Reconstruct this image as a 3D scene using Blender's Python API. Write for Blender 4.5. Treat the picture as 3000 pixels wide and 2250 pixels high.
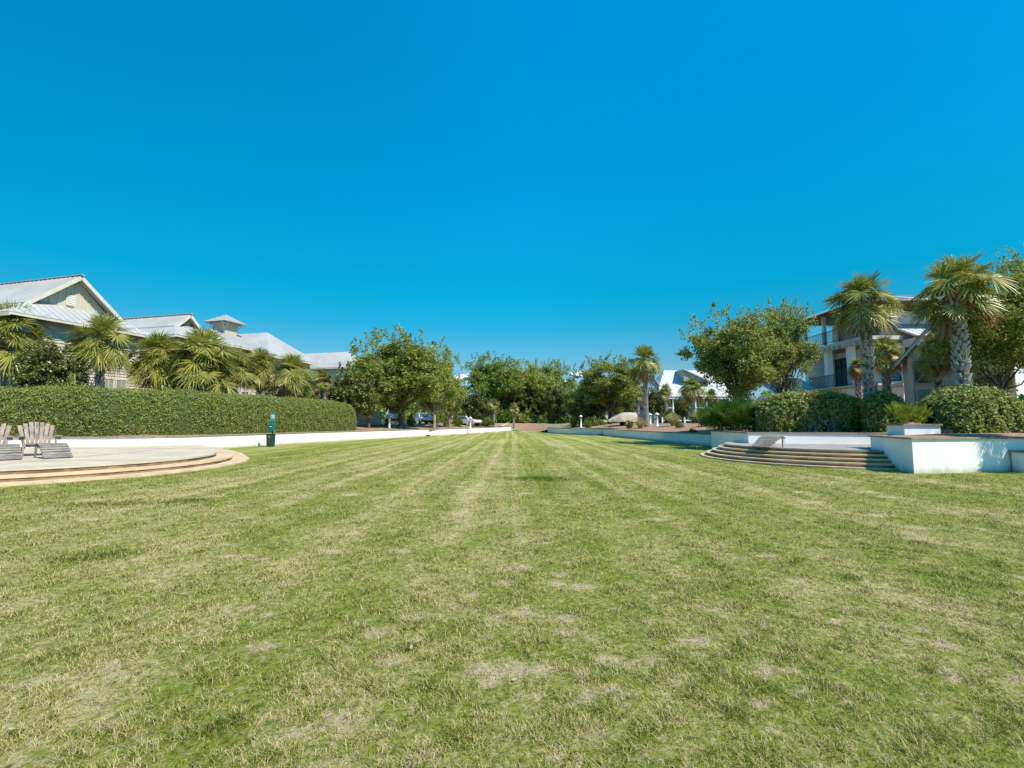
import bpy, math, random
import numpy as np
from mathutils import Vector
R = math.radians
rng = np.random.default_rng(11)
random.seed(5)
for o in list(bpy.data.objects): bpy.data.objects.remove(o)
SC = bpy.context.scene
COL = SC.collection

# ------------------------------------------------------------------ camera, sky, sun, exposure
F, H = 1374.0, 1.40                      # focal length in px of a 3000 px wide frame, eye height in metres
PITCH = math.atan((1238 - 1125) / F)
cam = bpy.data.cameras.new('camera'); camo = bpy.data.objects.new('camera', cam); COL.objects.link(camo)
cam.sensor_width = 36; cam.lens = 36 * F / 3000; cam.clip_end = 6000; cam.clip_start = 0.05
camo.location = (0, 0, H); camo.rotation_euler = (R(90) + PITCH, 0, 0)
SC.camera = camo
SUN_AZ, SUN_EL = R(128), R(50)         # azimuth clockwise from +Y
W = bpy.data.worlds.new('World'); SC.world = W; W.use_nodes = True
wn = W.node_tree.nodes; wl = W.node_tree.links
bg = wn['Background']
sky = wn.new('ShaderNodeTexSky'); sky.sky_type = 'NISHITA'; sky.sun_disc = False
sky.sun_elevation = SUN_EL; sky.sun_rotation = SUN_AZ
sky.air_density = 1.0; sky.dust_density = 0.0; sky.ozone_density = 2.0; sky.altitude = 0
hsv = wn.new('ShaderNodeHueSaturation')
hsv.inputs['Hue'].default_value = 0.5; hsv.inputs['Saturation'].default_value = 1.0; hsv.inputs['Value'].default_value = 1.30
# a very clear, deep blue day: less white glare toward the horizon than the standard atmosphere gives
tc = wn.new('ShaderNodeTexCoord'); sx = wn.new('ShaderNodeSeparateXYZ'); wl.new(tc.outputs['Generated'], sx.inputs[0])
cr = wn.new('ShaderNodeValToRGB'); wl.new(sx.outputs[2], cr.inputs[0]); cr.color_ramp.elements[0].color = (.16, .30, .50, 1); cr.color_ramp.elements[0].position = 0.0
cr.color_ramp.elements[1].color = (.002, .77, .985, 1); cr.color_ramp.elements[1].position = .75
for z_, c_ in ((.04, (.22, .33, .45)), (.105, (.20, .345, .385)), (.20, (.03, .42, .48)), (.259, (.004, .485, .54)), (.423, (.002, .61, .75))): e = cr.color_ramp.elements.new(z_); e.color = (*c_, 1)
mu = wn.new('ShaderNodeMix'); mu.data_type = 'RGBA'; mu.blend_type = 'MULTIPLY'; mu.inputs[0].default_value = 1
wl.new(sky.outputs[0], hsv.inputs['Color']); wl.new(hsv.outputs[0], mu.inputs[6]); wl.new(cr.outputs[0], mu.inputs[7]); 
mr = wn.new('ShaderNodeMapRange'); mr.interpolation_type = 'SMOOTHSTEP'; wl.new(sx.outputs[0], mr.inputs[0]); mr.inputs[1].default_value = 0; mr.inputs[2].default_value = .8; mr.inputs[3].default_value = 1; mr.inputs[4].default_value = .85
ml = wn.new('ShaderNodeMapRange'); wl.new(sx.outputs[0], ml.inputs[0]); ml.inputs[1].default_value = -.75; ml.inputs[2].default_value = 0; ml.inputs[3].default_value = .79; ml.inputs[4].default_value = 1
mm = wn.new('ShaderNodeMath'); mm.operation = 'MULTIPLY'; wl.new(mr.outputs[0], mm.inputs[0]); wl.new(ml.outputs[0], mm.inputs[1])
vs = wn.new('ShaderNodeVectorMath'); vs.operation = 'SCALE'; wl.new(mu.outputs[2], vs.inputs[0]); wl.new(mm.outputs[0], vs.inputs['Scale']); wl.new(vs.outputs[0], bg.inputs['Color'])
bg.inputs['Strength'].default_value = 0.15
sd = bpy.data.lights.new('sun', 'SUN'); sd.energy = 4.5; sd.angle = R(0.53); sd.color = (1.0, 0.905, 0.77)
so = bpy.data.objects.new('sun', sd); COL.objects.link(so)
sv = Vector((math.sin(SUN_AZ) * math.cos(SUN_EL), math.cos(SUN_AZ) * math.cos(SUN_EL), math.sin(SUN_EL)))
so.rotation_euler = sv.to_track_quat('Z', 'Y').to_euler(); so.location = (30, -20, 40)
SC.view_settings.view_transform = 'Standard'; SC.view_settings.look = 'None'
SC.view_settings.exposure = 0.55; SC.view_settings.gamma = 1
SC.render.engine = 'CYCLES'
SC.cycles.max_bounces = 6; SC.cycles.transparent_max_bounces = 4

# ------------------------------------------------------------------ surveying: sight line of a bearing at a known distance / height
CP, SP = math.cos(PITCH), math.sin(PITCH)
def sight(px, py):
    u, v = px - 1500, 1125 - py
    return np.array([u, F * CP - v * SP, F * SP + v * CP])
def at(px, py, Y):
    r = sight(px, py); return np.array([0, 0, H]) + r * (Y / r[1])
def onplane(px, py, o, n):
    r = sight(px, py); o = np.array(o, float); n = np.array(n, float)
    return np.array([0, 0, H]) + r * (((o - [0, 0, H]) @ n) / (r @ n))

# ------------------------------------------------------------------ materials
def new_mat(name):
    m = bpy.data.materials.new(name); m.use_nodes = True
    nt = m.node_tree; b = nt.nodes['Principled BSDF']
    return m, nt, b
def N(nt, t, **kw):
    n = nt.nodes.new(t)
    for k, v in kw.items():
        if k in n.inputs.keys(): n.inputs[k].default_value = v
        else: setattr(n, k, v)
    return n
def math_n(nt, op, a, b=None, c=None):
    n = nt.nodes.new('ShaderNodeMath'); n.operation = op
    for i, x in enumerate((a, b, c)):
        if x is None: continue
        if isinstance(x, (int, float)): n.inputs[i].default_value = x
        else: nt.links.new(x, n.inputs[i])
    return n.outputs[0]
def mix_c(nt, f, a, b):
    n = nt.nodes.new('ShaderNodeMix'); n.data_type = 'RGBA'
    if isinstance(f, (int, float)): n.inputs[0].default_value = f
    else: nt.links.new(f, n.inputs[0])
    for i, x in ((6, a), (7, b)):
        if isinstance(x, tuple): n.inputs[i].default_value = (*x, 1)
        else: nt.links.new(x, n.inputs[i])
    return n.outputs[2]
def ramp(nt, f, lo, hi):
    n = nt.nodes.new('ShaderNodeMapRange'); n.interpolation_type = 'SMOOTHSTEP'
    nt.links.new(f, n.inputs[0]); n.inputs[1].default_value = lo; n.inputs[2].default_value = hi
    return n.outputs[0]
def position(nt, scale=(1, 1, 1), obj=False):
    s = nt.nodes.new('ShaderNodeTexCoord').outputs['Object'] if obj else nt.nodes.new('ShaderNodeNewGeometry').outputs['Position']
    mp = nt.nodes.new('ShaderNodeMapping'); mp.inputs['Scale'].default_value = scale
    nt.links.new(s, mp.inputs[0]); return mp.outputs[0]
def noise(nt, vec, scale, detail=4, rough=.6, dist=0):
    n = nt.nodes.new('ShaderNodeTexNoise'); n.inputs['Scale'].default_value = scale; n.inputs['Detail'].default_value = detail
    n.inputs['Roughness'].default_value = rough; n.inputs['Distortion'].default_value = dist
    nt.links.new(vec, n.inputs['Vector']); return n.outputs['Fac']
def bump(nt, b, h, strength, dist):
    n = nt.nodes.new('ShaderNodeBump'); n.inputs['Strength'].default_value = strength; n.inputs['Distance'].default_value = dist
    nt.links.new(h, n.inputs['Height']); nt.links.new(n.outputs[0], b.inputs['Normal'])
def plain(name, col, col2=None, scale=2.0, rough=.7, bmp=0, bdist=.01, spec=.3, stretch=(1, 1, 1), lo=.35, hi=.65, metal=0, obj=False):
    m, nt, b = new_mat(name)
    b.inputs['Roughness'].default_value = rough; b.inputs['Specular IOR Level'].default_value = spec; b.inputs['Metallic'].default_value = metal
    if col2 is None: col2 = tuple(c * .85 for c in col)
    v = position(nt, stretch, obj); f = noise(nt, v, scale, 6, .65)
    nt.links.new(mix_c(nt, ramp(nt, f, lo, hi), col, col2), b.inputs['Base Color'])
    if bmp: bump(nt, b, f, bmp, bdist)
    return m
def leafy(name, c1, c2, c3=None, nscale=.7, trans=.42, rough=.5, spec=.35):
    m, nt, b = new_mat(name)
    g = nt.nodes.new('ShaderNodeNewGeometry'); oi = nt.nodes.new('ShaderNodeObjectInfo')
    col = mix_c(nt, g.outputs['Random Per Island'], c1, c2)
    if c3:
        f = noise(nt, position(nt), nscale, 3, .6)
        f = math_n(nt, 'MULTIPLY', ramp(nt, f, .5, .75), math_n(nt, 'ADD', math_n(nt, 'MULTIPLY', oi.outputs['Random'], .6), .25))
        col = mix_c(nt, f, col, c3)
    nt.links.new(col, b.inputs['Base Color'])
    b.inputs['Roughness'].default_value = rough; b.inputs['Specular IOR Level'].default_value = spec
    tr = nt.nodes.new('ShaderNodeBsdfTranslucent'); nt.links.new(col, tr.inputs[0])
    mx = nt.nodes.new('ShaderNodeMixShader'); mx.inputs[0].default_value = trans
    nt.links.new(b.outputs[0], mx.inputs[1]); nt.links.new(tr.outputs[0], mx.inputs[2])
    nt.links.new(mx.outputs[0], nt.nodes['Material Output'].inputs[0])
    return m
def lap(name, col, pitch, axis=2, depth=.015, vert=None):
    """painted boards: a saw-tooth relief every `pitch` metres"""
    m, nt, b = new_mat(name); b.inputs['Roughness'].default_value = .6
    v = position(nt); sp = nt.nodes.new('ShaderNodeSeparateXYZ'); nt.links.new(v, sp.inputs[0])
    if vert: t = math_n(nt, 'ADD', math_n(nt, 'MULTIPLY', sp.outputs[0], vert[0]), math_n(nt, 'MULTIPLY', sp.outputs[1], vert[1]))
    else: t = sp.outputs[axis]
    fr = math_n(nt, 'FRACT', math_n(nt, 'DIVIDE', t, pitch))
    if vert: fr = math_n(nt, 'GREATER_THAN', fr, .82)
    else: fr = math_n(nt, 'SUBTRACT', 1.0, fr)
    f = noise(nt, v, 1.5, 5)
    nt.links.new(mix_c(nt, f, col, tuple(c * .86 for c in col)), b.inputs['Base Color'])
    bump(nt, b, fr, 1.0, depth)
    return m
def turf_colour(nt):
    """mown bermuda turf: green blades, straw patches, wheel tracks running up the lawn"""
    g = nt.nodes.new('ShaderNodeNewGeometry').outputs['Position']
    big = noise(nt, position(nt, (1, .55, 0)), .35, 5, .62, .4)
    mid = noise(nt, position(nt, (1, .8, 0)), 1.7, 6, .7, .3)
    fine = noise(nt, position(nt, (1, 1, 0)), 17, 5, .8)
    streak = noise(nt, position(nt, (1.15, .022, 0)), 1.0, 6, .72)
    streak2 = noise(nt, position(nt, (3.2, .05, 0)), 1.0, 3, .6)
    sp = nt.nodes.new('ShaderNodeSeparateXYZ'); nt.links.new(g, sp.inputs[0])
    x = sp.outputs[0]; y = sp.outputs[1]
    # pairs of tyre tracks pressed into the turf
    wob = math_n(nt, 'ADD', x, math_n(nt, 'MULTIPLY', math_n(nt, 'SINE', math_n(nt, 'MULTIPLY', y, .11)), .16))
    tr = None
    for cx, w in ((-4.7, .20), (-3.75, .18), (-.62, .13), (.16, .15), (-7.2, .22), (-6.2, .2), (2.4, .16), (3.3, .16), (5.4, .2), (-2.1, .14)):
        a = math_n(nt, 'ABSOLUTE', math_n(nt, 'SUBTRACT', wob, cx))
        k = nt.nodes.new('ShaderNodeMapRange'); k.interpolation_type = 'SMOOTHSTEP'; nt.links.new(a, k.inputs[0])
        k.inputs[1].default_value = 0; k.inputs[2].default_value = w * 2.5; k.inputs[3].default_value = 1; k.inputs[4].default_value = 0
        tr = k.outputs[0] if tr is None else math_n(nt, 'MAXIMUM', tr, k.outputs[0])
    away = nt.nodes.new('ShaderNodeMapRange'); nt.links.new(y, away.inputs[0])
    away.inputs[1].default_value = 3; away.inputs[2].default_value = 16; away.inputs[3].default_value = .45; away.inputs[4].default_value = 1
    s = math_n(nt, 'ADD', math_n(nt, 'MULTIPLY', big, .55), math_n(nt, 'MULTIPLY', mid, .75))
    s = math_n(nt, 'ADD', s, math_n(nt, 'MULTIPLY', fine, 1.5))
    s = math_n(nt, 'ADD', s, math_n(nt, 'MULTIPLY', math_n(nt, 'ADD', streak, math_n(nt, 'MULTIPLY', streak2, .5)), math_n(nt, 'MULTIPLY', away.outputs[0], .95)))
    s = math_n(nt, 'ADD', s, math_n(nt, 'MULTIPLY', math_n(nt, 'MULTIPLY', tr, away.outputs[0]), math_n(nt, 'MULTIPLY', mid, .26)))
    s = math_n(nt, 'SUBTRACT', s, math_n(nt, 'MULTIPLY', away.outputs[0], .76))
    return s
GRASS_D, GRASS_G, GRASS_S = (.060, .098, .008), (.250, .284, .034), (.58, .48, .25)
def turf_material(name, blades):
    m, nt, b = new_mat(name)
    s = turf_colour(nt); wa = nt.nodes.new('ShaderNodeAttribute'); wa.attribute_name = 'worn'; wv = wa.outputs['Fac']
    s = math_n(nt, 'ADD', s, math_n(nt, 'MULTIPLY', wv, .55))
    if blades:
        g = nt.nodes.new('ShaderNodeNewGeometry')
        s = math_n(nt, 'ADD', s, math_n(nt, 'MULTIPLY', math_n(nt, 'SUBTRACT', g.outputs['Random Per Island'], .5), .78))
    c = mix_c(nt, ramp(nt, s, .90, 1.36), GRASS_D, GRASS_G)
    c = mix_c(nt, ramp(nt, s, 1.30, 1.68), c, GRASS_S)
    if not blades:                                      # dark soil and thatch, with the shade between tufts painted in
        pit = noise(nt, position(nt, (1, 1, 0)), 21, 3, .7)
        c = mix_c(nt, math_n(nt, 'MULTIPLY', ramp(nt, pit, .52, .68), .75), c, (.06, .05, .022))
    c = mix_c(nt, math_n(nt, 'MAXIMUM', math_n(nt, 'MULTIPLY', wv, .25 if blades else .8), 0.0), c, (.50, .40, .27))
    nt.links.new(c, b.inputs['Base Color'])
    b.inputs['Roughness'].default_value = .75; b.inputs['Specular IOR Level'].default_value = .15
    if blades:
        tr = nt.nodes.new('ShaderNodeBsdfTranslucent'); nt.links.new(c, tr.inputs[0])
        mx = nt.nodes.new('ShaderNodeMixShader'); mx.inputs[0].default_value = .25
        nt.links.new(b.outputs[0], mx.inputs[1]); nt.links.new(tr.outputs[0], mx.inputs[2])
        nt.links.new(mx.outputs[0], nt.nodes['Material Output'].inputs[0])
    else:
        hN = noise(nt, position(nt, (1, 1, 0)), 38, 5, .8)
        hM = noise(nt, position(nt, (1, 1, 0)), 5, 4, .7)
        bump(nt, b, math_n(nt, 'ADD', hN, math_n(nt, 'MULTIPLY', hM, 2.0)), .9, .035)
    return m

MT = dict(
    turf=turf_material('turf', False), blade=turf_material('grass_blades', True),
    mulch=plain('pine_straw_mulch', (.42, .28, .19), (.24, .14, .09), 9, .95, .8, .05, .1),
    earth=plain('sandy_earth', (.30, .25, .17), (.16, .19, .08), .25, .95),
    concrete=plain('pale_concrete', (.60, .51, .37), (.48, .41, .30), 1.4, .85, .15, .01),
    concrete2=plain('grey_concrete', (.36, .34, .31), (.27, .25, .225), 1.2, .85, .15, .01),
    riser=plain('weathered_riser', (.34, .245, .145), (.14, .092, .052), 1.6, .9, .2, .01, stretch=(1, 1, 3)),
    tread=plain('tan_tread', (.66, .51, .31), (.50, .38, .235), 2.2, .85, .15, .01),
    stucco=plain('white_stucco', (.84, .84, .82), (.72, .73, .72), .9, .85, .12, .01, stretch=(1, 1, .35), lo=.45, hi=.85),
    cap=plain('wall_cap_stone', (.34, .27, .19), (.22, .175, .125), 3, .8, .15, .01),
    metal_roof=plain('galvanised_roof', (.42, .42, .41), (.36, .36, .355), .5, .6, 0, spec=.15),
    white_roof=plain('white_metal_roof', (.56, .56, .55), (.50, .50, .49), .5, .6, spec=.15),
    trim=plain('cream_trim', (.62, .58, .48), None, 2, .6),
    white=plain('white_paint', (.78, .78, .76), (.68, .68, .66), 1.5, .55),
    board=lap('board_and_batten', (.54, .51, .40), .42, depth=.02, vert=(.26, .965)),
    siding=lap('cream_lap_siding', (.60, .57, .47), .19),
    grey_siding=lap('green_grey_siding', (.27, .30, .28), .18),
    beige_siding=lap('beige_siding', (.56, .49, .40), .16),
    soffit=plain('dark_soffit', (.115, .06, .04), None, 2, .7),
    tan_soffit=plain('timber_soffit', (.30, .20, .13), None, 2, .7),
    glass=plain('window_glass', (.045, .07, .075), (.10, .13, .13), .8, .08, spec=.6),
    blue_glass=plain('blue_window_glass', (.045, .16, .26), (.10, .26, .36), 1.2, .06, spec=.7),
    blind=plain('pale_blinds', (.30, .36, .30), (.2, .25, .21), 2, .5, stretch=(1, 1, 4)),
    iron=plain('dark_iron', (.03, .035, .04), None, 5, .5),
    navy=plain('navy_frame', (.02, .035, .06), None, 5, .4),
    wood=plain('weathered_teak', (.36, .30, .245), (.20, .165, .135), 9, .8, .3, .004, stretch=(1, 1, .25), obj=True),
    wood_grey=plain('silvered_teak', (.30, .27, .235), (.15, .13, .11), 9, .75, .3, .004, stretch=(.35, 1, 1), obj=True),
    bark=plain('oak_bark', (.17, .135, .105), (.075, .058, .045), 7, .95, .8, .03, stretch=(1, 1, .3)),
    pale_bark=plain('pale_bark', (.33, .27, .21), (.18, .14, .11), 7, .95, .6, .03, stretch=(1, 1, .3)),
    palm_core=plain('palm_trunk_fibre', (.21, .18, .15), (.10, .085, .07), 9, .95, .6, .02),
    palm_bark=plain('palm_boots', (.50, .475, .44), (.30, .27, .235), 7, .9, .6, .02, stretch=(1, 1, .5)),
    oak=leafy('oak_leaves', (.14, .185, .035), (.42, .45, .11), (.38, .38, .11)),
    oak_dark=leafy('dark_oak_leaves', (.13, .20, .035), (.37, .43, .09), (.30, .37, .08)),
    oak_pale=leafy('pale_oak_leaves', (.21, .27, .06), (.48, .52, .13), (.42, .43, .12)),
    magnolia=leafy('magnolia_leaves', (.055, .08, .018), (.22, .235, .055), (.32, .20, .07), .9, .2, .35, .45),
    hedge=leafy('hedge_leaves', (.11, .15, .025), (.42, .44, .12), (.46, .42, .18), .8, .3, .5, .25),
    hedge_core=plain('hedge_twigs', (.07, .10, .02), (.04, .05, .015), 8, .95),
    shrub=leafy('shrub_leaves', (.08, .14, .018), (.24, .32, .045), (.15, .26, .04)),
    russet=leafy('russet_shrub_leaves', (.12, .12, .022), (.34, .28, .07), (.33, .19, .06)),
    lime=leafy('lime_palmetto', (.20, .27, .02), (.38, .42, .05), None, 1, .35),
    palmetto=leafy('palmetto_fronds', (.05, .12, .012), (.12, .22, .028), None, 1, .3),
    frond=leafy('palm_fronds', (.13, .165, .022), (.42, .41, .085), (.46, .37, .12), 1.1, .3, .4, .5),
    dead=leafy('dead_fronds', (.22, .12, .055), (.50, .33, .19), None, 1, .25, .7, .2),
    straw=leafy('ornamental_grass_blades', (.40, .38, .14), (.62, .56, .27), None, 1, .4),
    teal=plain('teal_sign', (.03, .32, .30), None, 6, .4),
    teal_dark=plain('green_enamel', (.012, .17, .13), (.01, .12, .095), 6, .35),
    bin=plain('dark_green_enamel', (.012, .05, .03), (.01, .035, .03), 6, .35, spec=.5),
    car=plain('white_car_paint', (.80, .80, .80), None, 1, .25, spec=.6),
    rubber=plain('tyre_rubber', (.02, .02, .02), None, 5, .85),
    rim=plain('pale_rim', (.6, .6, .6), None, 5, .4),
    red=plain('red_lens', (.4, .02, .02), None, 5, .3),
    tarp=plain('striped_tarp', (.52, .47, .38), (.33, .28, .22), 3.0, .85, .3, .03, stretch=(.6, .6, 4)),
    fence=plain('fence_shade_grey', (.44, .47, .50), (.36, .39, .43), 2, .7),  # white fence, its shade mixed into this bluish grey
    cloud=plain('cloud_white', (.93, .93, .93), None, .05, 1.0, spec=0),
    litter=leafy('dry_leaf_bits', (.62, .58, .48), (.45, .33, .2), None, 1, .2),
    bright=plain('bright_white_render', (.88, .88, .87), (.82, .82, .81), 1.2, .8),
    stone=plain('pale_stone', (.6, .57, .5), None, 4, .9),
)

# ------------------------------------------------------------------ mesh helpers
class MB:
    def __init__(s): s.v = []; s.f = []; s.chunks = []
    def add(s, vs, fs):
        b = len(s.v); s.v += [tuple(map(float, p)) for p in vs]; s.f += [tuple(b + i for i in f) for f in fs]
    def box(s, c, d, rz=0, u=None, w=None):
        cx, cy, cz = c; dx, dy, dz = (x / 2 for x in d)
        ca, sa = math.cos(rz), math.sin(rz)
        vs = []
        for z in (-dz, dz):
            for x, y in ((-dx, -dy), (dx, -dy), (dx, dy), (-dx, dy)):
                vs.append((cx + x * ca - y * sa, cy + x * sa + y * ca, cz + z))
        s.add(vs, [(3, 2, 1, 0), (4, 5, 6, 7), (0, 1, 5, 4), (1, 2, 6, 5), (2, 3, 7, 6), (3, 0, 4, 7)])
    def beam(s, a, b, w, h, up=(0, 0, 1)):
        a, b = np.array(a, float), np.array(b, float); d = b - a; d /= np.linalg.norm(d)
        r = np.cross(d, up); r /= max(np.linalg.norm(r), 1e-6); u = np.cross(r, d)
        vs = [p + r * sx * w / 2 + u * sy * h / 2 for p in (a, b) for sx, sy in ((-1, -1), (1, -1), (1, 1), (-1, 1))]
        s.add(vs, [(0, 1, 2, 3), (7, 6, 5, 4), (1, 0, 4, 5), (2, 1, 5, 6), (3, 2, 6, 7), (0, 3, 7, 4)])
    def prism(s, poly, z0, z1):
        n = len(poly)
        z1s = z1 if hasattr(z1, '__len__') else [z1] * n
        s.add([(x, y, z0) for x, y in poly] + [(p[0], p[1], z) for p, z in zip(poly, z1s)],
              [tuple(range(n - 1, -1, -1)), tuple(range(n, 2 * n))] + [(i, (i + 1) % n, n + (i + 1) % n, n + i) for i in range(n)])
    def slab(s, poly, nrm, t):
        """flat polygon given thickness t against its normal"""
        nrm = np.array(nrm, float); nrm /= np.linalg.norm(nrm); n = len(poly)
        P = [np.array(p, float) for p in poly]
        s.add(P + [p - nrm * t for p in P], [tuple(range(n)), tuple(range(2 * n - 1, n - 1, -1))] + [((i + 1) % n, i, n + i, n + (i + 1) % n) for i in range(n)])
    def tube(s, pts, rad, k=7, cap=True):
        pts = [np.array(p, float) for p in pts]; b = len(s.v); ref = None
        for i, p in enumerate(pts):
            d = pts[min(i + 1, len(pts) - 1)] - pts[max(i - 1, 0)]; d /= max(np.linalg.norm(d), 1e-9)
            if ref is None: ref = np.cross(d, (1, 0, 0) if abs(d[0]) < .8 else (0, 1, 0))
            ref = ref - d * (ref @ d); ref /= np.linalg.norm(ref); q = np.cross(d, ref)
            for j in range(k):
                a = 2 * math.pi * j / k; s.v.append(tuple(p + (ref * math.cos(a) + q * math.sin(a)) * rad[i]))
        for i in range(len(pts) - 1):
            for j in range(k):
                s.f.append((b + i * k + j, b + i * k + (j + 1) % k, b + (i + 1) * k + (j + 1) % k, b + (i + 1) * k + j))
        if cap: s.f.append(tuple(b + j for j in range(k - 1, -1, -1))); s.f.append(tuple(b + (len(pts) - 1) * k + j for j in range(k)))
    def lathe(s, prof, c=(0, 0, 0), k=14):
        b = len(s.v)
        for r, z in prof:
            for j in range(k):
                a = 2 * math.pi * j / k; s.v.append((c[0] + r * math.cos(a), c[1] + r * math.sin(a), c[2] + z))
        for i in range(len(prof) - 1):
            for j in range(k):
                s.f.append((b + i * k + j, b + i * k + (j + 1) % k, b + (i + 1) * k + (j + 1) % k, b + (i + 1) * k + j))
        s.f.append(tuple(b + j for j in range(k - 1, -1, -1))); s.f.append(tuple(b + (len(prof) - 1) * k + j for j in range(k)))
    def wheel(s, c, axis, r, w, k=14):
        a = np.array(axis, float); a /= np.linalg.norm(a); c = np.array(c, float)
        s.tube([c - a * w / 2, c - a * w * .4, c + a * w * .4, c + a * w / 2], [r * .9, r, r, r * .9], k)
ORG = {}
def link(name, me, mat, parent=None, local=False):
    o = bpy.data.objects.new(name, me); COL.objects.link(o)
    me.materials.append(MT[mat] if isinstance(mat, str) else mat)
    if parent is not None:
        o.parent = parent
        if not local:
            off = ORG.get(parent.name, np.zeros(3))
            if np.any(off):
                n = len(me.vertices); a = np.empty(n * 3, np.float32); me.vertices.foreach_get('co', a)
                a = a.reshape(-1, 3) - off.astype(np.float32); me.vertices.foreach_set('co', a.ravel()); me.update()
            ORG[o.name] = off
    return o
def part(name, mb, mat, parent=None, smooth=False, local=False, bevel=0):
    me = bpy.data.meshes.new(name); me.from_pydata(mb.v, [], mb.f); me.update()
    if smooth: me.polygons.foreach_set('use_smooth', [True] * len(me.polygons))
    o = link(name, me, mat, parent, local)
    if bevel:
        bv = o.modifiers.new('bevel', 'BEVEL'); bv.width = bevel; bv.segments = 2; bv.limit_method = 'ANGLE'
    return o
def poly_mesh(name, V, k):
    """V: (n*k,3) vertices, every k of them one face"""
    V = np.asarray(V, np.float32); n = len(V) // k
    me = bpy.data.meshes.new(name); me.vertices.add(n * k); me.vertices.foreach_set('co', V.ravel())
    me.loops.add(n * k); me.loops.foreach_set('vertex_index', np.arange(n * k, dtype=np.int32))
    me.polygons.add(n); me.polygons.foreach_set('loop_start', np.arange(0, n * k, k, dtype=np.int32))
    me.update(calc_edges=True); return me
def grid_mesh(name, V, nr, nc):
    """independent strips: V (m, nr, nc, 3)"""
    V = np.asarray(V, np.float32); m = V.shape[0]
    idx = np.arange(nr * nc).reshape(nr, nc)
    q = np.stack([idx[:-1, :-1], idx[:-1, 1:], idx[1:, 1:], idx[1:, :-1]], -1).reshape(-1, 4)
    fs = (q[None] + (np.arange(m) * nr * nc)[:, None, None]).reshape(-1)
    me = bpy.data.meshes.new(name); me.vertices.add(m * nr * nc); me.vertices.foreach_set('co', V.reshape(-1))
    nf = len(fs) // 4
    me.loops.add(nf * 4); me.loops.foreach_set('vertex_index', fs.astype(np.int32))
    me.polygons.add(nf); me.polygons.foreach_set('loop_start', np.arange(0, nf * 4, 4, dtype=np.int32))
    me.update(calc_edges=True); return me
def thing(name, label, cat, loc=(0, 0, 0), group=None, rz=0):
    o = bpy.data.objects.new(name, None); COL.objects.link(o); o.location = loc; o.rotation_euler.z = rz
    o.empty_display_size = .3
    tag(o, label, cat, group); ORG[o.name] = np.array(loc, float); return o
def tag(o, label, cat, group=None):
    o['label'] = label; o['category'] = cat
    if group: o['group'] = group
def struct(o, kind='structure'): o['kind'] = kind; return o
def copy_tree(o, parent=None):
    c = o.copy(); COL.objects.link(c); c.parent = parent
    for ch in list(o.children): copy_tree(ch, c)
    return c
def smooth_path(P, n):
    P = np.array(P, float); out = []
    Q = np.vstack([2 * P[0] - P[1], P, 2 * P[-1] - P[-2]])
    for i in range(1, len(Q) - 2):
        for t in np.linspace(0, 1, n, endpoint=False):
            a, b, c, d = Q[i - 1:i + 3]
            out.append(.5 * ((2 * b) + (c - a) * t + (2 * a - 5 * b + 4 * c - d) * t * t + (3 * b - a - 3 * c + d) * t ** 3))
    out.append(P[-1]); return np.array(out)
def offset_path(P, d):
    P = np.array(P, float); T = np.gradient(P, axis=0); T /= np.linalg.norm(T, axis=1)[:, None]
    return P + np.stack([-T[:, 1], T[:, 0]], 1) * d
def unit(v): return v / np.maximum(np.linalg.norm(v, axis=-1, keepdims=True), 1e-9)

# ------------------------------------------------------------------ ground
BD = np.array([  # x, y, ground level just outside the lawn's edge
    (-160, 18, .68), (-40, 20.8, .68), (-23.3, 21.6, .68), (-20.6, 22.1, .68), (-18.2, 22.4, .68), (-17.2, 22.9, .68), (-16.8, 24.0, .68), (-16.35, 26.0, .68), (-14.1, 35, .68),
    (-10.6, 44.9, .68), (-8.9, 49.7, .68), (-6.8, 57, .66), (-3.4, 70, .64), (-.2, 84.5, .5), (1.2, 85, .0), (2.6, 80, .0), (4.2, 72, .0), (5.1, 66.5, .45), (5.55, 61, .62), (6.5, 57.4, .66), (8.1, 54.4, .68), (9.5, 52.8, .68), (10.15, 52.2, .68),
    (10.25, 49.2, .68), (10.9, 42.2, .68), (12.3, 28.8, .70), (11.2, 26.2, .93), (10.9, 25.4, .93), (10.35, 20.4, .93), (14.8, 19.4, .93), (30, 17.4, .93), (160, 2, .93)], float)
def tz(x, y):
    p = np.array([x, y]); a = BD[:-1]; b = BD[1:]; d = b[:, :2] - a[:, :2]
    t = np.clip(((p - a[:, :2]) * d).sum(1) / (d * d).sum(1), 0, 1)
    q = a[:, :2] + d * t[:, None]; dist = np.linalg.norm(q - p, axis=1); i = dist.argmin()
    z0 = a[i, 2] + (b[i, 2] - a[i, 2]) * t[i]; s = np.clip(dist[i] / 9.0, 0, 1); s = s * s * (3 - 2 * s)
    return z0 + (1.32 - z0) * s
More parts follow.
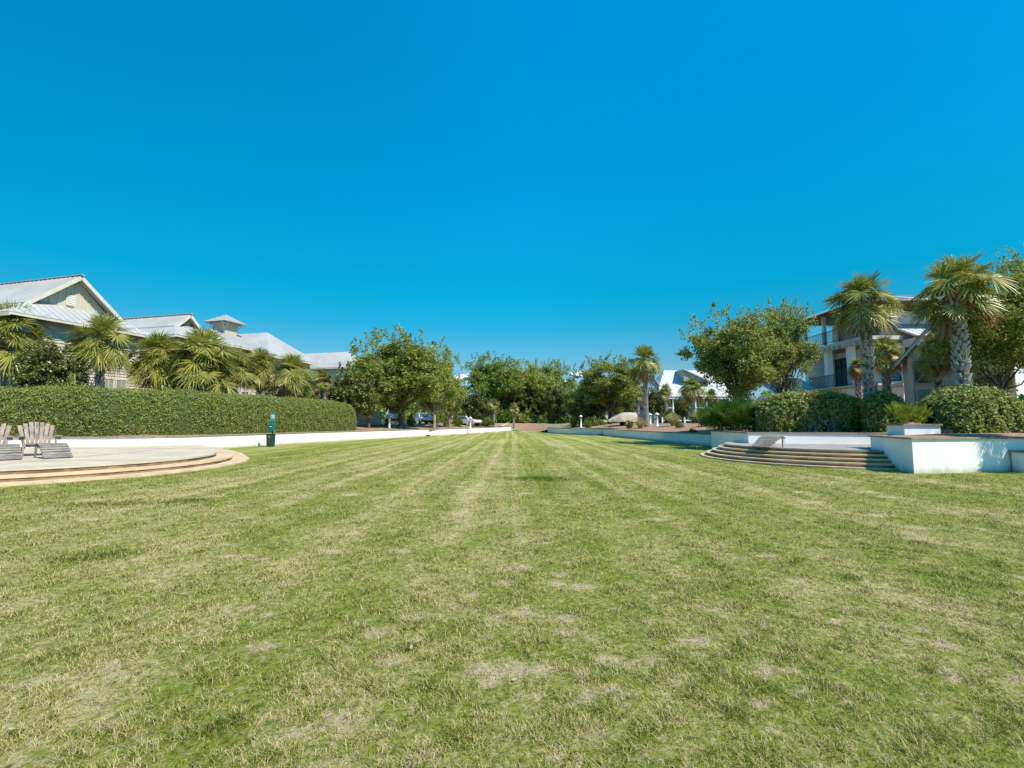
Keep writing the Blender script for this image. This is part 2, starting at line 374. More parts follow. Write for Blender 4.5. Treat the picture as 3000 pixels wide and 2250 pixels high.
def ring_strip(name, s_list, mat, lift=0.0, i0=0, i1=None, noise_amp=0.0):
    pts = BD[i0:i1]; dens = []
    for a, b in zip(pts[:-1], pts[1:]):
        n = int(np.clip(np.linalg.norm(b - a) / 2.0, 1, 8)); dens += [a + (b - a) * t for t in np.linspace(0, 1, n, endpoint=False)]
    dens.append(pts[-1]); dens = np.array(dens)
    ctr = np.array([0, 5.0]); far = []
    for p in dens[:, :2]:
        d = p - ctr; ang = math.atan2(d[1], d[0]); far.append(ctr + 900 * np.array([math.cos(ang), math.sin(ang)]))
    far = np.array(far); dr = unit(far - dens[:, :2]); mb = MB(); V = []
    for j, s in enumerate(s_list):
        for i in range(len(dens)):
            x, y = dens[i, :2] + dr[i] * s
            V.append((x, y, tz(x, y) + lift + (noise_amp * (math.sin(x * 1.7 + y) + math.sin(y * 2.3 - x * .8)) if 0 < j else 0)))
    n = len(dens); m = len(s_list)
    mb.add(V, [(j * n + i, (j + 1) * n + i, (j + 1) * n + i + 1, j * n + i + 1) for j in range(m - 1) for i in range(n - 1)])
    return struct(part(name, mb, mat, smooth=True))
# sandy worn spots and lusher tufts, seen in the foreground and middle of the lawn
SPOTS = []
_g = np.random.default_rng(77)
for px_, py_, r_ in ((1200, 1850, .30), (1470, 1810, .22), (1790, 1850, .42), (1560, 2010, .30), (1850, 1930, .25), (1740, 2130, .25), (1380, 1760, .16), (800, 1770, .15), (1000, 2130, .16), (2750, 1880, .3), (620, 1620, .4), (330, 1940, .26), (2330, 2020, .2), (1330, 2200, .15), (1850, 2170, .16), (2050, 1780, .3), (1640, 1690, .35)):
    r0 = sight(px_, py_); p0 = r0 * (-H / r0[2])
    for k_ in range(5): SPOTS.append((p0[0] + _g.normal() * r_ * .8, p0[1] + _g.normal() * r_ * .8, r_ * _g.uniform(.08, .20)))
for k_ in range(80):
    y_ = 2.2 + 9 * _g.random(); SPOTS.append(((_g.random() * 2 - 1) * 1.1 * y_, y_, _g.uniform(.025, .07) * (y_ / 3) ** .6))
SPOTS = np.array(SPOTS)
TUFTS = np.array([(.9, 11.9, .34), (.5, 12.1, .2), (-6.6, 8.3, .3), (-5.8, 8.5, .22), (-7.3, 8.2, .18), (-4.5, 5.0, .16), (-4.2, 5.15, .12), (-1.35, 2.3, .06), (3.1, 4.4, .07)])
def ground_wave(x, y): return .012 * np.sin(x * .9 + y * .4) * np.sin(y * .7)
def worn(x, y):
    w = np.zeros(len(x)); n = .75 + .35 * np.sin(x * 31 + 2.5 * np.sin(y * 23)) * np.sin(y * 27 + 2 * np.sin(x * 19)) + .3 * np.sin(x * 67 + y * 11) * np.sin(y * 71 - x * 13)
    for cx, cy, r in SPOTS: w = np.maximum(w, np.exp(-(((x - cx) / 1.35) ** 2 + (y - cy) ** 2) / r ** 2))
    return np.clip(w * .85 * n, 0, 1).astype(np.float32)
def set_worn(me, w): a = me.attributes.new('worn', 'FLOAT', 'POINT'); a.data.foreach_set('value', w)
xs = np.concatenate([np.linspace(-60, -12.3, 24), np.linspace(-12, 12, 340), np.linspace(12.3, 60, 24)]); ys = np.concatenate([np.linspace(-14, 1.3, 8), np.linspace(1.4, 12, 170), np.linspace(12.4, 92, 60)])
GX, GY = np.meshgrid(xs, ys, indexing='ij'); me = grid_mesh('lawn', np.stack([GX, GY, ground_wave(GX, GY) - .01], -1)[None].transpose(0, 2, 1, 3), len(ys), len(xs))
set_worn(me, worn(GX.T.ravel(), GY.T.ravel())); me.polygons.foreach_set('use_smooth', [True] * len(me.polygons)); struct(link('lawn', me, 'turf'))
ring_strip('mulch_bed', [-.12, .4, 1, 2, 3, 4.5, 6, 8, 10, 13, 16], 'mulch', noise_amp=.02)
ring_strip('ground', [16, 22, 40, 90, 250, 900], 'earth')
ring_strip('footpath', [9.2, 10.0, 10.8], 'concrete', lift=.06, i0=7, i1=14)
# grass blades near the camera
def blades():
    n = 1300000
    e = .45; a, b = 1.55 ** e, 34.0 ** e
    Y = (a + (b - a) * rng.random(n)) ** (1 / e)
    X = (rng.random(n) * 2 - 1) * (1.13 * Y + .35)
    clump = np.sin(X * 9.1 + 2 * np.sin(Y * 7)) * np.sin(Y * 8.3 + 1.5 * np.sin(X * 6.1)) + .6 * np.sin(X * 21 + Y * 3) * np.sin(Y * 23)
    keep = (rng.random(n) < np.clip(.50 + .42 * clump, .06, 1) * np.clip((34 - Y) / 20, 0, 1))
    X, Y, clump = X[keep], Y[keep], clump[keep]
    kp = rng.random(len(X)) > worn(X, Y) * .7; X, Y, clump = X[kp], Y[kp], clump[kp]; n = len(X)
    TX = [X]; TY = [Y]; TC = [clump]
    for x, y, r in TUFTS:
        m_ = int(3600 * (r / .3) ** 2 * (3 / y) ** .8); TX.append(x + rng.normal(size=m_) * r * 1.3); TY.append(y + rng.normal(size=m_) * r * .8); TC.append(np.full(m_, 1.5))
    X, Y, clump = (np.concatenate(t_) for t_ in (TX, TY, TC)); n = len(X)
    ok = ~(((X + 14.9) ** 2 + (Y - 14.9) ** 2 < 6.0 ** 2) | ((X - 12.8) ** 2 + (Y - 18.7) ** 2 < 5.0 ** 2) | ((X > 11.0) & (Y > 13.05)) | (X < -11.2) & (Y > 10))
    X, Y, clump = X[ok], Y[ok], clump[ok]; n = len(X)
    k = (Y / 2.0) ** .62
    h = (.009 + .014 * rng.random(n) + .012 * np.clip(clump, 0, 2.2)) * (1 + .10 * (k - 1)); w = .00135 * k * (0.7 + .6 * rng.random(n))
    az = rng.random(n) * 2 * np.pi; lean = (.5 + 1.3 * rng.random(n)) * h
    d = np.stack([np.cos(az), np.sin(az), 0 * az], 1); s = np.stack([-np.sin(az), np.cos(az), 0 * az], 1)
    P = np.stack([X, Y, .012 * np.sin(X * .9 + Y * .4) * np.sin(Y * .7) - .014], 1)
    up = np.array([0, 0, 1.0])
    m1 = P + d * (lean * .35)[:, None] + up * (h * .62)[:, None]; t1 = P + d * lean[:, None] + up * h[:, None]
    V = np.stack([np.stack([P - s * w[:, None], P + s * w[:, None]], 1), np.stack([m1 - s * (w * .85)[:, None], m1 + s * (w * .85)[:, None]], 1), np.stack([t1 - s * (w * .2)[:, None], t1 + s * (w * .2)[:, None]], 1)], 1)
    me = grid_mesh('grass', V, 3, 2); set_worn(me, np.repeat(np.where(clump == 1.5, -.55, worn(X, Y)).astype(np.float32), 6))
    o = link('grass', me, 'blade'); o['label'] = 'short mown green and straw coloured grass of the lawn'; o['kind'] = 'stuff'
blades()
# pale dry leaf bits lying about on the turf
def leaf_litter():
    n = 90; Y = 2.2 + 16 * rng.random(n) ** 1.3; X = (rng.random(n) * 2 - 1) * 1.1 * Y; ok = ~((X < -9) & (Y > 9)) & ~((X > 7) & (Y > 12)); X, Y = X[ok], Y[ok]; n = len(X)
    a = rng.random(n) * 6.28; w = .010 + .014 * rng.random(n); d = np.stack([np.cos(a), np.sin(a), .3 * rng.normal(size=n)], 1) * w[:, None]; e = np.stack([-np.sin(a), np.cos(a), .3 * rng.normal(size=n)], 1) * w[:, None] * .5
    P = np.stack([X, Y, np.full(n, .018)], 1); me = poly_mesh('leaf_litter', np.stack([P - d, P + e, P + d, P - e], 1).reshape(-1, 3), 4)
    o = link('leaf_litter', me, 'litter'); o['kind'] = 'stuff'; o['label'] = 'pale dry leaf bits scattered over the lawn'
leaf_litter()

# ------------------------------------------------------------------ retaining walls
def retaining_wall(path, zt, label, thick=.3, capw=.42, side=1, z0=-.15, ends=True, group='white retaining walls round the lawn'):
    """path runs along the lawn face; the wall thickens to the left (side=1) of its direction"""
    P = np.array(path, float); Q = offset_path(P, thick * side); A = offset_path(P, -.045 * side); B = offset_path(P, (capw - .045) * side)
    zt = np.array(zt if hasattr(zt, '__len__') else [zt] * len(P), float)
    base = thing('retaining_wall', label, 'wall', (*P[len(P) // 2], 0), group)
    def ribbon(A, B, lo, hi):
        m = MB(); n = len(A); lo = np.broadcast_to(lo, n); hi = np.broadcast_to(hi, n); V = []
        for i in range(n): V += [(A[i][0], A[i][1], lo[i]), (B[i][0], B[i][1], lo[i]), (B[i][0], B[i][1], hi[i]), (A[i][0], A[i][1], hi[i])]
        fs = []
        for i in range(n - 1):
            for j in range(4): fs.append((4 * i + j, 4 * i + (j + 1) % 4, 4 * i + 4 + (j + 1) % 4, 4 * i + 4 + j))
        fs += [(3, 2, 1, 0), (4 * n - 4, 4 * n - 3, 4 * n - 2, 4 * n - 1)]
        m.add(V, fs); return m
    part('wall_face', ribbon(P, Q, z0, zt), 'stucco', base)
    part('cap', ribbon(A, B, zt + .002, zt + .06), 'cap', base)
    return base
lw = smooth_path([(-60, 20.2), (-40, 20.6), (-28, 21.2), (-23.3, 21.43), (-20.6, 21.9), (-18.4, 22.2), (-17.2, 22.75), (-16.65, 23.9), (-16.17, 25.83), (-15.05, 30.2), (-13.9, 34.89), (-10.45, 44.85), (-8.75, 49.6)], 6)
retaining_wall(lw, .68, 'long white retaining wall with a tan cap curving behind the wooden chairs')
lw2 = smooth_path([(-9.25, 49.45), (-6.7, 56.5), (-3.2, 70), (-.1, 84.3)], 6)
retaining_wall(lw2, .66, 'far white retaining wall running to the mulch at the lawn end, beyond the dog waste station')
rw2 = smooth_path([(9.75, 51.9), (9.55, 52.6), (8.0, 54.3), (6.35, 57.3), (5.4, 61), (5.0, 66)], 5)
retaining_wall(rw2, np.linspace(.68, .66, len(rw2)), 'far curved white retaining wall curling toward the mulch at the lawn end', side=-1)
rw1 = smooth_path([(12.05, 28.4), (11.3, 35.3), (10.66, 42.2), (10.0, 49.1), (9.95, 52.3)], 6)
retaining_wall(rw1, .66, 'low white retaining wall in blue shade below the bank with bollards', side=1 * -1)
retaining_wall([(12.6, 28.3), (11.25, 26.3), (10.68, 25.3), (10.12, 20.2), (14.75, 19.15), (22, 18.3), (40, 16.2)], .93, 'tall white retaining wall behind the patio with the lone footrest', side=1)
for x, y, a, t in ((-9.0, 49.3, .3, 'left'), (9.7, 51.55, -.1, 'right')):
    p = thing('shadow_block', 'dark block standing in for the shadow at the foot of the %s far wall' % t, 'shadow block', (x, y, 0), 'dark blocks added as shadow at the wall jogs')
    m = MB(); m.box((x, y, .06), (.75, .5, .12), a); part('shadow_box', m, 'iron', p)  # dark box added in place of the shadow at the wall foot
# ------------------------------------------------------------------ left patio with two curved steps
top = smooth_path([(-30, 7.6), (-24, 8.2), (-18.5, 8.9), (-14.9, 9.9), (-12.3, 11.05), (-11.12, 12.12), (-10.42, 13.5), (-10.25, 15.2), (-10.75, 17.1), (-11.84, 18.88), (-13.3, 21.0), (-15.3, 23.4)], 6)
back = [(-17.0, 23.2), (-18.4, 22.5), (-20.6, 22.2), (-23.3, 21.7), (-30, 21.3)]
pt = thing('patio', 'pale concrete patio with two curved steps, carrying two wooden chairs', 'patio', (-14.9, 14.9, 0), 'curved patios at the lawn edge')
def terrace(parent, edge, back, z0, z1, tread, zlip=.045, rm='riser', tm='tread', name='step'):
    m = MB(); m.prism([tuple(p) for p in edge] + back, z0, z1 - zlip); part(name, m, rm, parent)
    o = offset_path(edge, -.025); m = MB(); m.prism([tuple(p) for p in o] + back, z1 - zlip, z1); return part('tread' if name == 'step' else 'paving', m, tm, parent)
terrace(pt, offset_path(top, -1.05), back, -.1, .04, 0)
terrace(pt, offset_path(top, -.52), back, .03, .165, 0)
terrace(pt, top, back, .15, .30, 0, tm='concrete', name='patio_edge')
m = MB()
for a, b in (((-30, 12), (-10.9, 13.9)), ((-30, 15.6), (-10.6, 17.4)), ((-30, 18.8), (-12.6, 20.2)), ((-13.2, 11), (-15.0, 22.6)), ((-17, 10), (-18.6, 21.8)), ((-21, 9.2), (-22.4, 21.2))):
    m.beam((*a, .3005), (*b, .3005), .04, .004)
part('paving_joint', m, 'riser', pt)
# ------------------------------------------------------------------ right patio with four curved steps
pr = thing('patio', 'shaded grey patio with four curved brown steps, carrying a lone footrest', 'patio', (12.8, 18.7, 0), 'curved patios at the lawn edge')
def arc(r, a0=118, a1=300, n=48): return np.array([(12.8 + r * math.cos(R(a)), 18.7 + r * math.sin(R(a))) for a in np.linspace(a0, a1, n)])
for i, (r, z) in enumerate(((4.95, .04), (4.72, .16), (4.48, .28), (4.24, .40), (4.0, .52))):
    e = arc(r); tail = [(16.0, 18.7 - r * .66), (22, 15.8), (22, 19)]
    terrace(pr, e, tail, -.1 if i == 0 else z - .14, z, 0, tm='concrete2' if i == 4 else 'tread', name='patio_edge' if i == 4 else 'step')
# ------------------------------------------------------------------ raised planters on the right
def planter(poly, z, label, mul=True, cap_over=.05):
    c = np.mean(poly, 0); base = thing('raised_planter', label, 'planter', (c[0], c[1], 0), 'white planters beside the right patio')
    m = MB(); m.prism(poly, -.15, z); part('wall_face', m, 'stucco', base)
    P = np.array(poly); n = len(P); m = MB(); outer = []; inner = []
    for i in range(n):
        a, b, c_ = P[i - 1], P[i], P[(i + 1) % n]; e1 = unit(b - a); e2 = unit(c_ - b); nn = np.array([e1[1] + e2[1], -e1[0] - e2[0]]); nn /= max(1 + e1 @ e2, .3)
        outer.append(b + nn * cap_over); inner.append(b - nn * .30)
    for i in range(n):
        j = (i + 1) % n
        m.prism([tuple(outer[i]), tuple(outer[j]), tuple(inner[j]), tuple(inner[i])], z + .002, z + .055)
    part('cap', m, 'cap', base)
    m = MB(); ic = np.mean(inner, 0)
    ring = [tuple(p) + (z + .03,) for p in inner]; mid = [tuple(p * .6 + ic * .4) + (z + .10,) for p in inner]
    m.add(ring + mid + [(ic[0], ic[1], z + .13)], [(i, (i + 1) % n, n + (i + 1) % n, n + i) for i in range(n)] + [(n + i, n + (i + 1) % n, 2 * n) for i in range(n)])
    part('mulch', m, 'mulch', base); return base
planter([(11.1, 13.1), (14.5, 13.75), (24, 15.6), (24, 18.2), (16, 17.6), (13.0, 16.5), (12.0, 15.8)], .93, 'large white planter wall with a sunlit face and mulch under the round hedge')
planter([(14.35, 13.25), (22, 14.4), (22, 15.0), (14.43, 13.68)], .55, 'low shaded white planter at the right end of the large planter')
planter([(12.95, 15.55), (14.05, 15.45), (14.15, 16.3), (13.05, 16.4)], 1.30, 'small square white planter holding lime green palmettos')
m = MB(); m.box((14.17, 15.9, 1.12), (.1, .26, .16)); m.box((14.35, 15.7, 1.1), (.35, .35, .14)); o = part('spigot_box', m, 'iron'); tag(o, 'small dark utility box beside the small square planter', 'utility box')

# ------------------------------------------------------------------ wooden chairs and footrests
def chair_parts(t):
    m = MB()                                            # fan of seven back slats, faces -Y
    for i in range(7):
        u = (i - 3) / 3
        xb, xt = u * .235, u * .335; top = 1.06 - .10 * u * u - .012 * abs(u)
        w0, w1 = .066, .088
        y0, y1 = .26, .54; z0 = .27
        a = np.array((xb, y0, z0)); b = np.array((xt, y1, top))
        vs = []
        for p, w in ((a, w0), (b, w1)):
            for dx, dy in ((-w / 2, -.011), (w / 2, -.011), (w / 2, .011), (-w / 2, .011)): vs.append((p[0] + dx, p[1] + dy, p[2]))
        m.add(vs, [(3, 2, 1, 0), (4, 5, 6, 7), (0, 1, 5, 4), (1, 2, 6, 5), (2, 3, 7, 6), (3, 0, 4, 7)])
    m.beam((-.30, .385, .54), (.30, .385, .54), .03, .07); m.beam((-.30, .50, .88), (.30, .50, .88), .03, .06)
    part('backrest', m, 'wood', t, local=True)
    m = MB()
    for i in range(7):
        q = i / 6; y = -.30 + .56 * q; z = .40 - .12 * q - (.03 if i == 0 else 0); m.box((0, y, z), (.56, .075, .022))
    part('seat', m, 'wood_grey', t, local=True)
    for s in (-1, 1):
        m = MB(); m.prism([(s * .27, -.36), (s * .43, -.38), (s * .42, .36), (s * .33, .42), (s * .29, .1)], .60, .625); part('armrest', m, 'wood', t, local=True)
        m = MB(); m.box((s * .315, -.26, .30), (.035, .10, .60)); m.prism([(s * .335, -.29), (s * .41, -.29), (s * .335, -.05)], .50, .60); part('leg', m, 'wood', t, local=True)
        m = MB(); m.beam((s * .285, -.32, .34), (s * .285, .72, .06), .03, .11); part('side_rail', m, 'wood', t, local=True)
def footrest_parts(t):
    # local: high end at +Y, foot at -Y
    P = [(.36, .36), (.25, .405), (.12, .41), (0, .375), (-.12, .30), (-.24, .205), (-.36, .11), (-.44, .05)]
    C = smooth_path(P, 4)
    m = MB()
    n = 11
    for i in range(n):
        k = i / (n - 1) * (len(C) - 1); j = min(int(k), len(C) - 2); f = k - j; p = C[j] * (1 - f) + C[j + 1] * f; d = C[j + 1] - C[j]; d /= np.linalg.norm(d)
        e = d * .040; nn = np.array([-d[1], d[0]]) * -.011
        vs = [(x, *(p + a)) for x in (-.27, .27) for a in (e + nn, -e + nn, -e - nn, e - nn)]
        m.add(vs, [(0, 1, 2, 3), (7, 6, 5, 4), (1, 0, 4, 5), (2, 1, 5, 6), (3, 2, 6, 7), (0, 3, 7, 4)])
    part('slatted_top', m, 'wood_grey', t, local=True)
    for s in (-1, 1):
        m = MB(); lo = C - np.array([0, .10]); lo[:, 1] = np.maximum(lo[:, 1], .0)
        n2 = len(C); vs = [(s * .235 + dx, y, z) for dx in (-.015, .015) for (y, z) in list(C - [0, .014]) + list(lo[::-1])]
        k = 2 * n2; m.add(vs, [tuple(range(k)), tuple(range(2 * k - 1, k - 1, -1))] + [((i + 1) % k, i, k + i, k + (i + 1) % k) for i in range(k)])
        part('side_rail', m, 'wood', t, local=True)
        m = MB(); m.box((s * .265, .24, .17), (.03, .08, .34)); part('leg', m, 'wood', t, local=True)
cz = .30
c1 = thing('adirondack_chair', 'weathered wooden slat chair, the right one of the pair on the patio', 'chair', (-15.9, 15.85, cz), 'wooden chairs on the patio', R(52)); chair_parts(c1)
c2 = copy_tree(c1); c2.location = (-16.65, 15.05, cz); c2.rotation_euler.z = R(47); c2['label'] = 'weathered wooden slat chair cut off by the left edge of the photo'
f1 = thing('footrest', 'grey slatted wooden footrest in front of the right patio chair', 'footrest', (-14.42, 14.86, cz), 'slatted footrests', R(57)); footrest_parts(f1)
f2 = copy_tree(f1); f2.location = (-15.16, 14.1, cz); f2.rotation_euler.z = R(54); f2['label'] = 'grey slatted wooden footrest in front of the left edge chair'
f3 = copy_tree(f1); f3.location = (9.32, 17.1, .52); f3.rotation_euler.z = R(-58); f3['label'] = 'lone grey slatted footrest standing on the right patio by the white wall'
f3.scale = (1.26, 1.2, .92)
for c, s in ((c1, 1.22), (c2, 1.22), (f1, 1.24), (f2, 1.24)): c.scale = (s, s, 1.06)

# ------------------------------------------------------------------ dog waste station
t = thing('dog_waste_station', 'green dog waste station with teal sign, bag dispenser and dark bin by the white wall', 'waste station', (-14.15, 27.8, 0), rz=R(-14))
m = MB(); m.box((-.02, .06, 1.0), (.06, .06, 2.0)); part('post', m, 'bin', t, local=True)
m = MB(); m.box((0, 0, 1.72), (.31, .02, .56)); s_ = part('sign', m, 'teal', t, local=True)
m = MB(); m.box((0, -.014, 1.74), (.24, .006, .25)); part('sign_panel', m, 'white', s_, local=True)
m = MB()                                              # walking figure with a dog
m.box((-.04, -.020, 1.74), (.035, .004, .10)); m.box((-.04, -.020, 1.815), (.032, .004, .032)); m.beam((-.04, -.020, 1.70), (-.065, -.020, 1.64), .004, .018, (0, 1, 0)); m.beam((-.04, -.020, 1.70), (-.015, -.020, 1.64), .004, .018, (0, 1, 0))
m.box((.055, -.020, 1.67), (.06, .004, .025)); m.box((.088, -.020, 1.69), (.022, .004, .022)); m.box((.033, -.020, 1.648), (.01, .004, .025)); m.box((.078, -.020, 1.648), (.01, .004, .025))
part('pictogram', m, 'teal_dark', s_, local=True)
m = MB(); m.prism([(-.17, -.16), (.17, -.16), (.17, .05), (-.17, .05)], .93, 1.27); m.add([(-.18, -.18, 1.27), (.18, -.18, 1.27), (.18, .06, 1.27), (-.18, .06, 1.27), (-.06, -.05, 1.40), (.06, -.05, 1.40)], [(3, 2, 1, 0), (0, 1, 5, 4), (2, 3, 4, 5), (1, 2, 5), (3, 0, 4)])
d_ = part('bag_dispenser', m, 'teal_dark', t, local=True)
m = MB(); m.box((.02, -.164, 1.17), (.16, .006, .05)); part('dispenser_label', m, 'white', d_, local=True)
m = MB(); m.add([(-.17, -.2, 0), (.17, -.2, 0), (.17, .06, 0), (-.17, .06, 0), (-.2, -.24, .70), (.2, -.24, .70), (.2, .06, .70), (-.2, .06, .70)], [(3, 2, 1, 0), (4, 5, 6, 7), (0, 1, 5, 4), (1, 2, 6, 5), (2, 3, 7, 6), (3, 0, 4, 7)])
b_ = part('bin', m, 'bin', t, local=True)
m = MB(); m.box((0, -.09, .72), (.43, .34, .04)); part('lid', m, 'bin', b_, local=True)
m = MB(); m.box((.03, -.236, .58), (.09, .012, .05)); part('bin_label', m, 'fence', b_, local=True)

# ------------------------------------------------------------------ foliage builders
def leaf_quads(P, size, asp, nrm, droop=0.0):
    """rhombic leaves at P with given normals"""
    n = len(P); a = unit(rng.normal(size=(n, 3)) + [0, 0, -droop]); a = unit(a - nrm * (a * nrm).sum(1)[:, None]); b = np.cross(nrm, a)
    s = (size * (.65 + .7 * rng.random(n)))[:, None]
    V = np.stack([P - a * s * .5, P + b * s * asp * .5 + a * s * .05, P + a * s * .5, P - b * s * asp * .5 + a * s * .05], 1)
    return V.reshape(-1, 3)
def twig_cloud(centers, radii, ntw, nlf, flat=.75, upb=.25, spread=.05):
    """leaves strung along twigs radiating from puff centres"""
    out = []; nr = []
    for c, r in zip(centers, radii):
        d = unit(rng.normal(size=(ntw, 3)) * [1, 1, flat] + [0, 0, upb]); L = r * (.55 + .6 * rng.random(ntw))
        t = (.40 + .60 * rng.random((ntw, nlf)) ** .8)
        p = c + d[:, None] * (L[:, None] * t)[..., None] + rng.normal(size=(ntw, nlf, 3)) * spread * (1 + r)
        out.append(p.reshape(-1, 3)); nr.append(np.repeat(d, nlf, 0))
    P = np.vstack(out); D = np.vstack(nr)
    return P, unit(rng.normal(size=P.shape) * .9 + D * .35 + [0, 0, .65])
def oak_mesh(seed, npuff, ntw, nlf, leaf, height=8.0, rad=3.2, clear=1.9, sprigs=26, squat=1.0, trunks=1, mat='oak', bark='bark', droop=.2):
    global rng
    keep = rng; rng = np.random.default_rng(seed)
    cz_ = (height + clear) / 2; rz = (height - clear) / 2
    d = unit(rng.normal(size=(npuff, 3))); r = rng.random(npuff) ** .45 * .83
    lump = 1 + .16 * np.sin(d[:, 0] * 3 + seed) * np.cos(d[:, 1] * 4 + seed * 2)
    C = d * (r * lump)[:, None] * [rad, rad, rz] + [0, 0, cz_]
    low = C[:, 2] < cz_; C[low, :2] *= np.clip(1.0 - .35 * ((cz_ - C[low, 2]) / rz) ** 2, .5, 1)[:, None]
    rr = (.50 + .50 * rng.random(npuff)) * rad / 3.2
    P, nn = twig_cloud(C, rr, ntw, nlf)
    # upright sprigs along the top edge
    a = rng.random(sprigs) * 2 * np.pi; q = np.sqrt(rng.random(sprigs)) * .9
    S = np.stack([np.cos(a) * q * rad, np.sin(a) * q * rad, cz_ + rz * np.sqrt(np.clip(1 - q * q * .95, 0, 1)) * .86], 1)
    pts = []
    for c in S:
        k = max(nlf * 3, 20); L = .45 + .85 * rng.random(); tilt = rng.normal(size=2) * .25
        u = rng.random(k); pts.append(c + np.stack([tilt[0] * u * L, tilt[1] * u * L, u * L], 1) + rng.normal(size=(k, 3)) * (.13 * (1 - u * .7))[:, None] * rad / 3.2)
    P2 = np.vstack(pts); P = np.vstack([P, P2]); nn = np.vstack([nn, unit(rng.normal(size=P2.shape) + [0, 0, .5])])
    V = leaf_quads(P, leaf, .55, nn, droop)
    crown = poly_mesh('crown', V, 4)
    m = MB()
    for k in range(trunks):
        bx = (0, 0) if trunks == 1 else (.22 * math.cos(k * 2.3), .22 * math.sin(k * 2.3))
        top_ = np.array((bx[0] * 2.2, bx[1] * 2.2, clear + .5)); r0 = .17 if trunks == 1 else .11
        m.tube([(bx[0], bx[1], -.15), (bx[0], bx[1], .12), np.array((bx[0] * 1.5 + .05, bx[1] * 1.5, clear * .5)), top_], [r0 * 1.5, r0 * 1.1, r0, r0 * .85], 8)
        sel = rng.choice(npuff, min(15 // trunks + 3, npuff), replace=False)
        for i in sel:
            e = C[i]; b0 = np.array([top_[0], top_[1], top_[2] - .5 * rng.random()]); mid_ = (b0 + e) / 2 + [0, 0, -.18 * np.linalg.norm(e[:2] - b0[:2])] + rng.normal(size=3) * .12
            m.tube([b0, b0 * .55 + mid_ * .45, mid_, e], [r0 * .6, r0 * .45, r0 * .32, r0 * .1], 5, False)
    me = bpy.data.meshes.new('trunk'); me.from_pydata(m.v, [], m.f); me.update()
    me.polygons.foreach_set('use_smooth', [True] * len(me.polygons))
    crown.materials.append(MT[mat]); me.materials.append(MT[bark]); rng = keep
    return crown, me
def place_tree(meshes, name, label, cat, x, y, z, sx, sz, rz, group):
    t = bpy.data.objects.new(name, None); COL.objects.link(t); t.location = (x, y, z); t.scale = (sx, sx, sz); t.rotation_euler.z = rz
    tag(t, label, cat, group); t.empty_display_size = .4
    for nm, me in zip(('crown', 'trunk'), meshes):
        o = bpy.data.objects.new(nm, me); COL.objects.link(o); o.parent = t
    return t
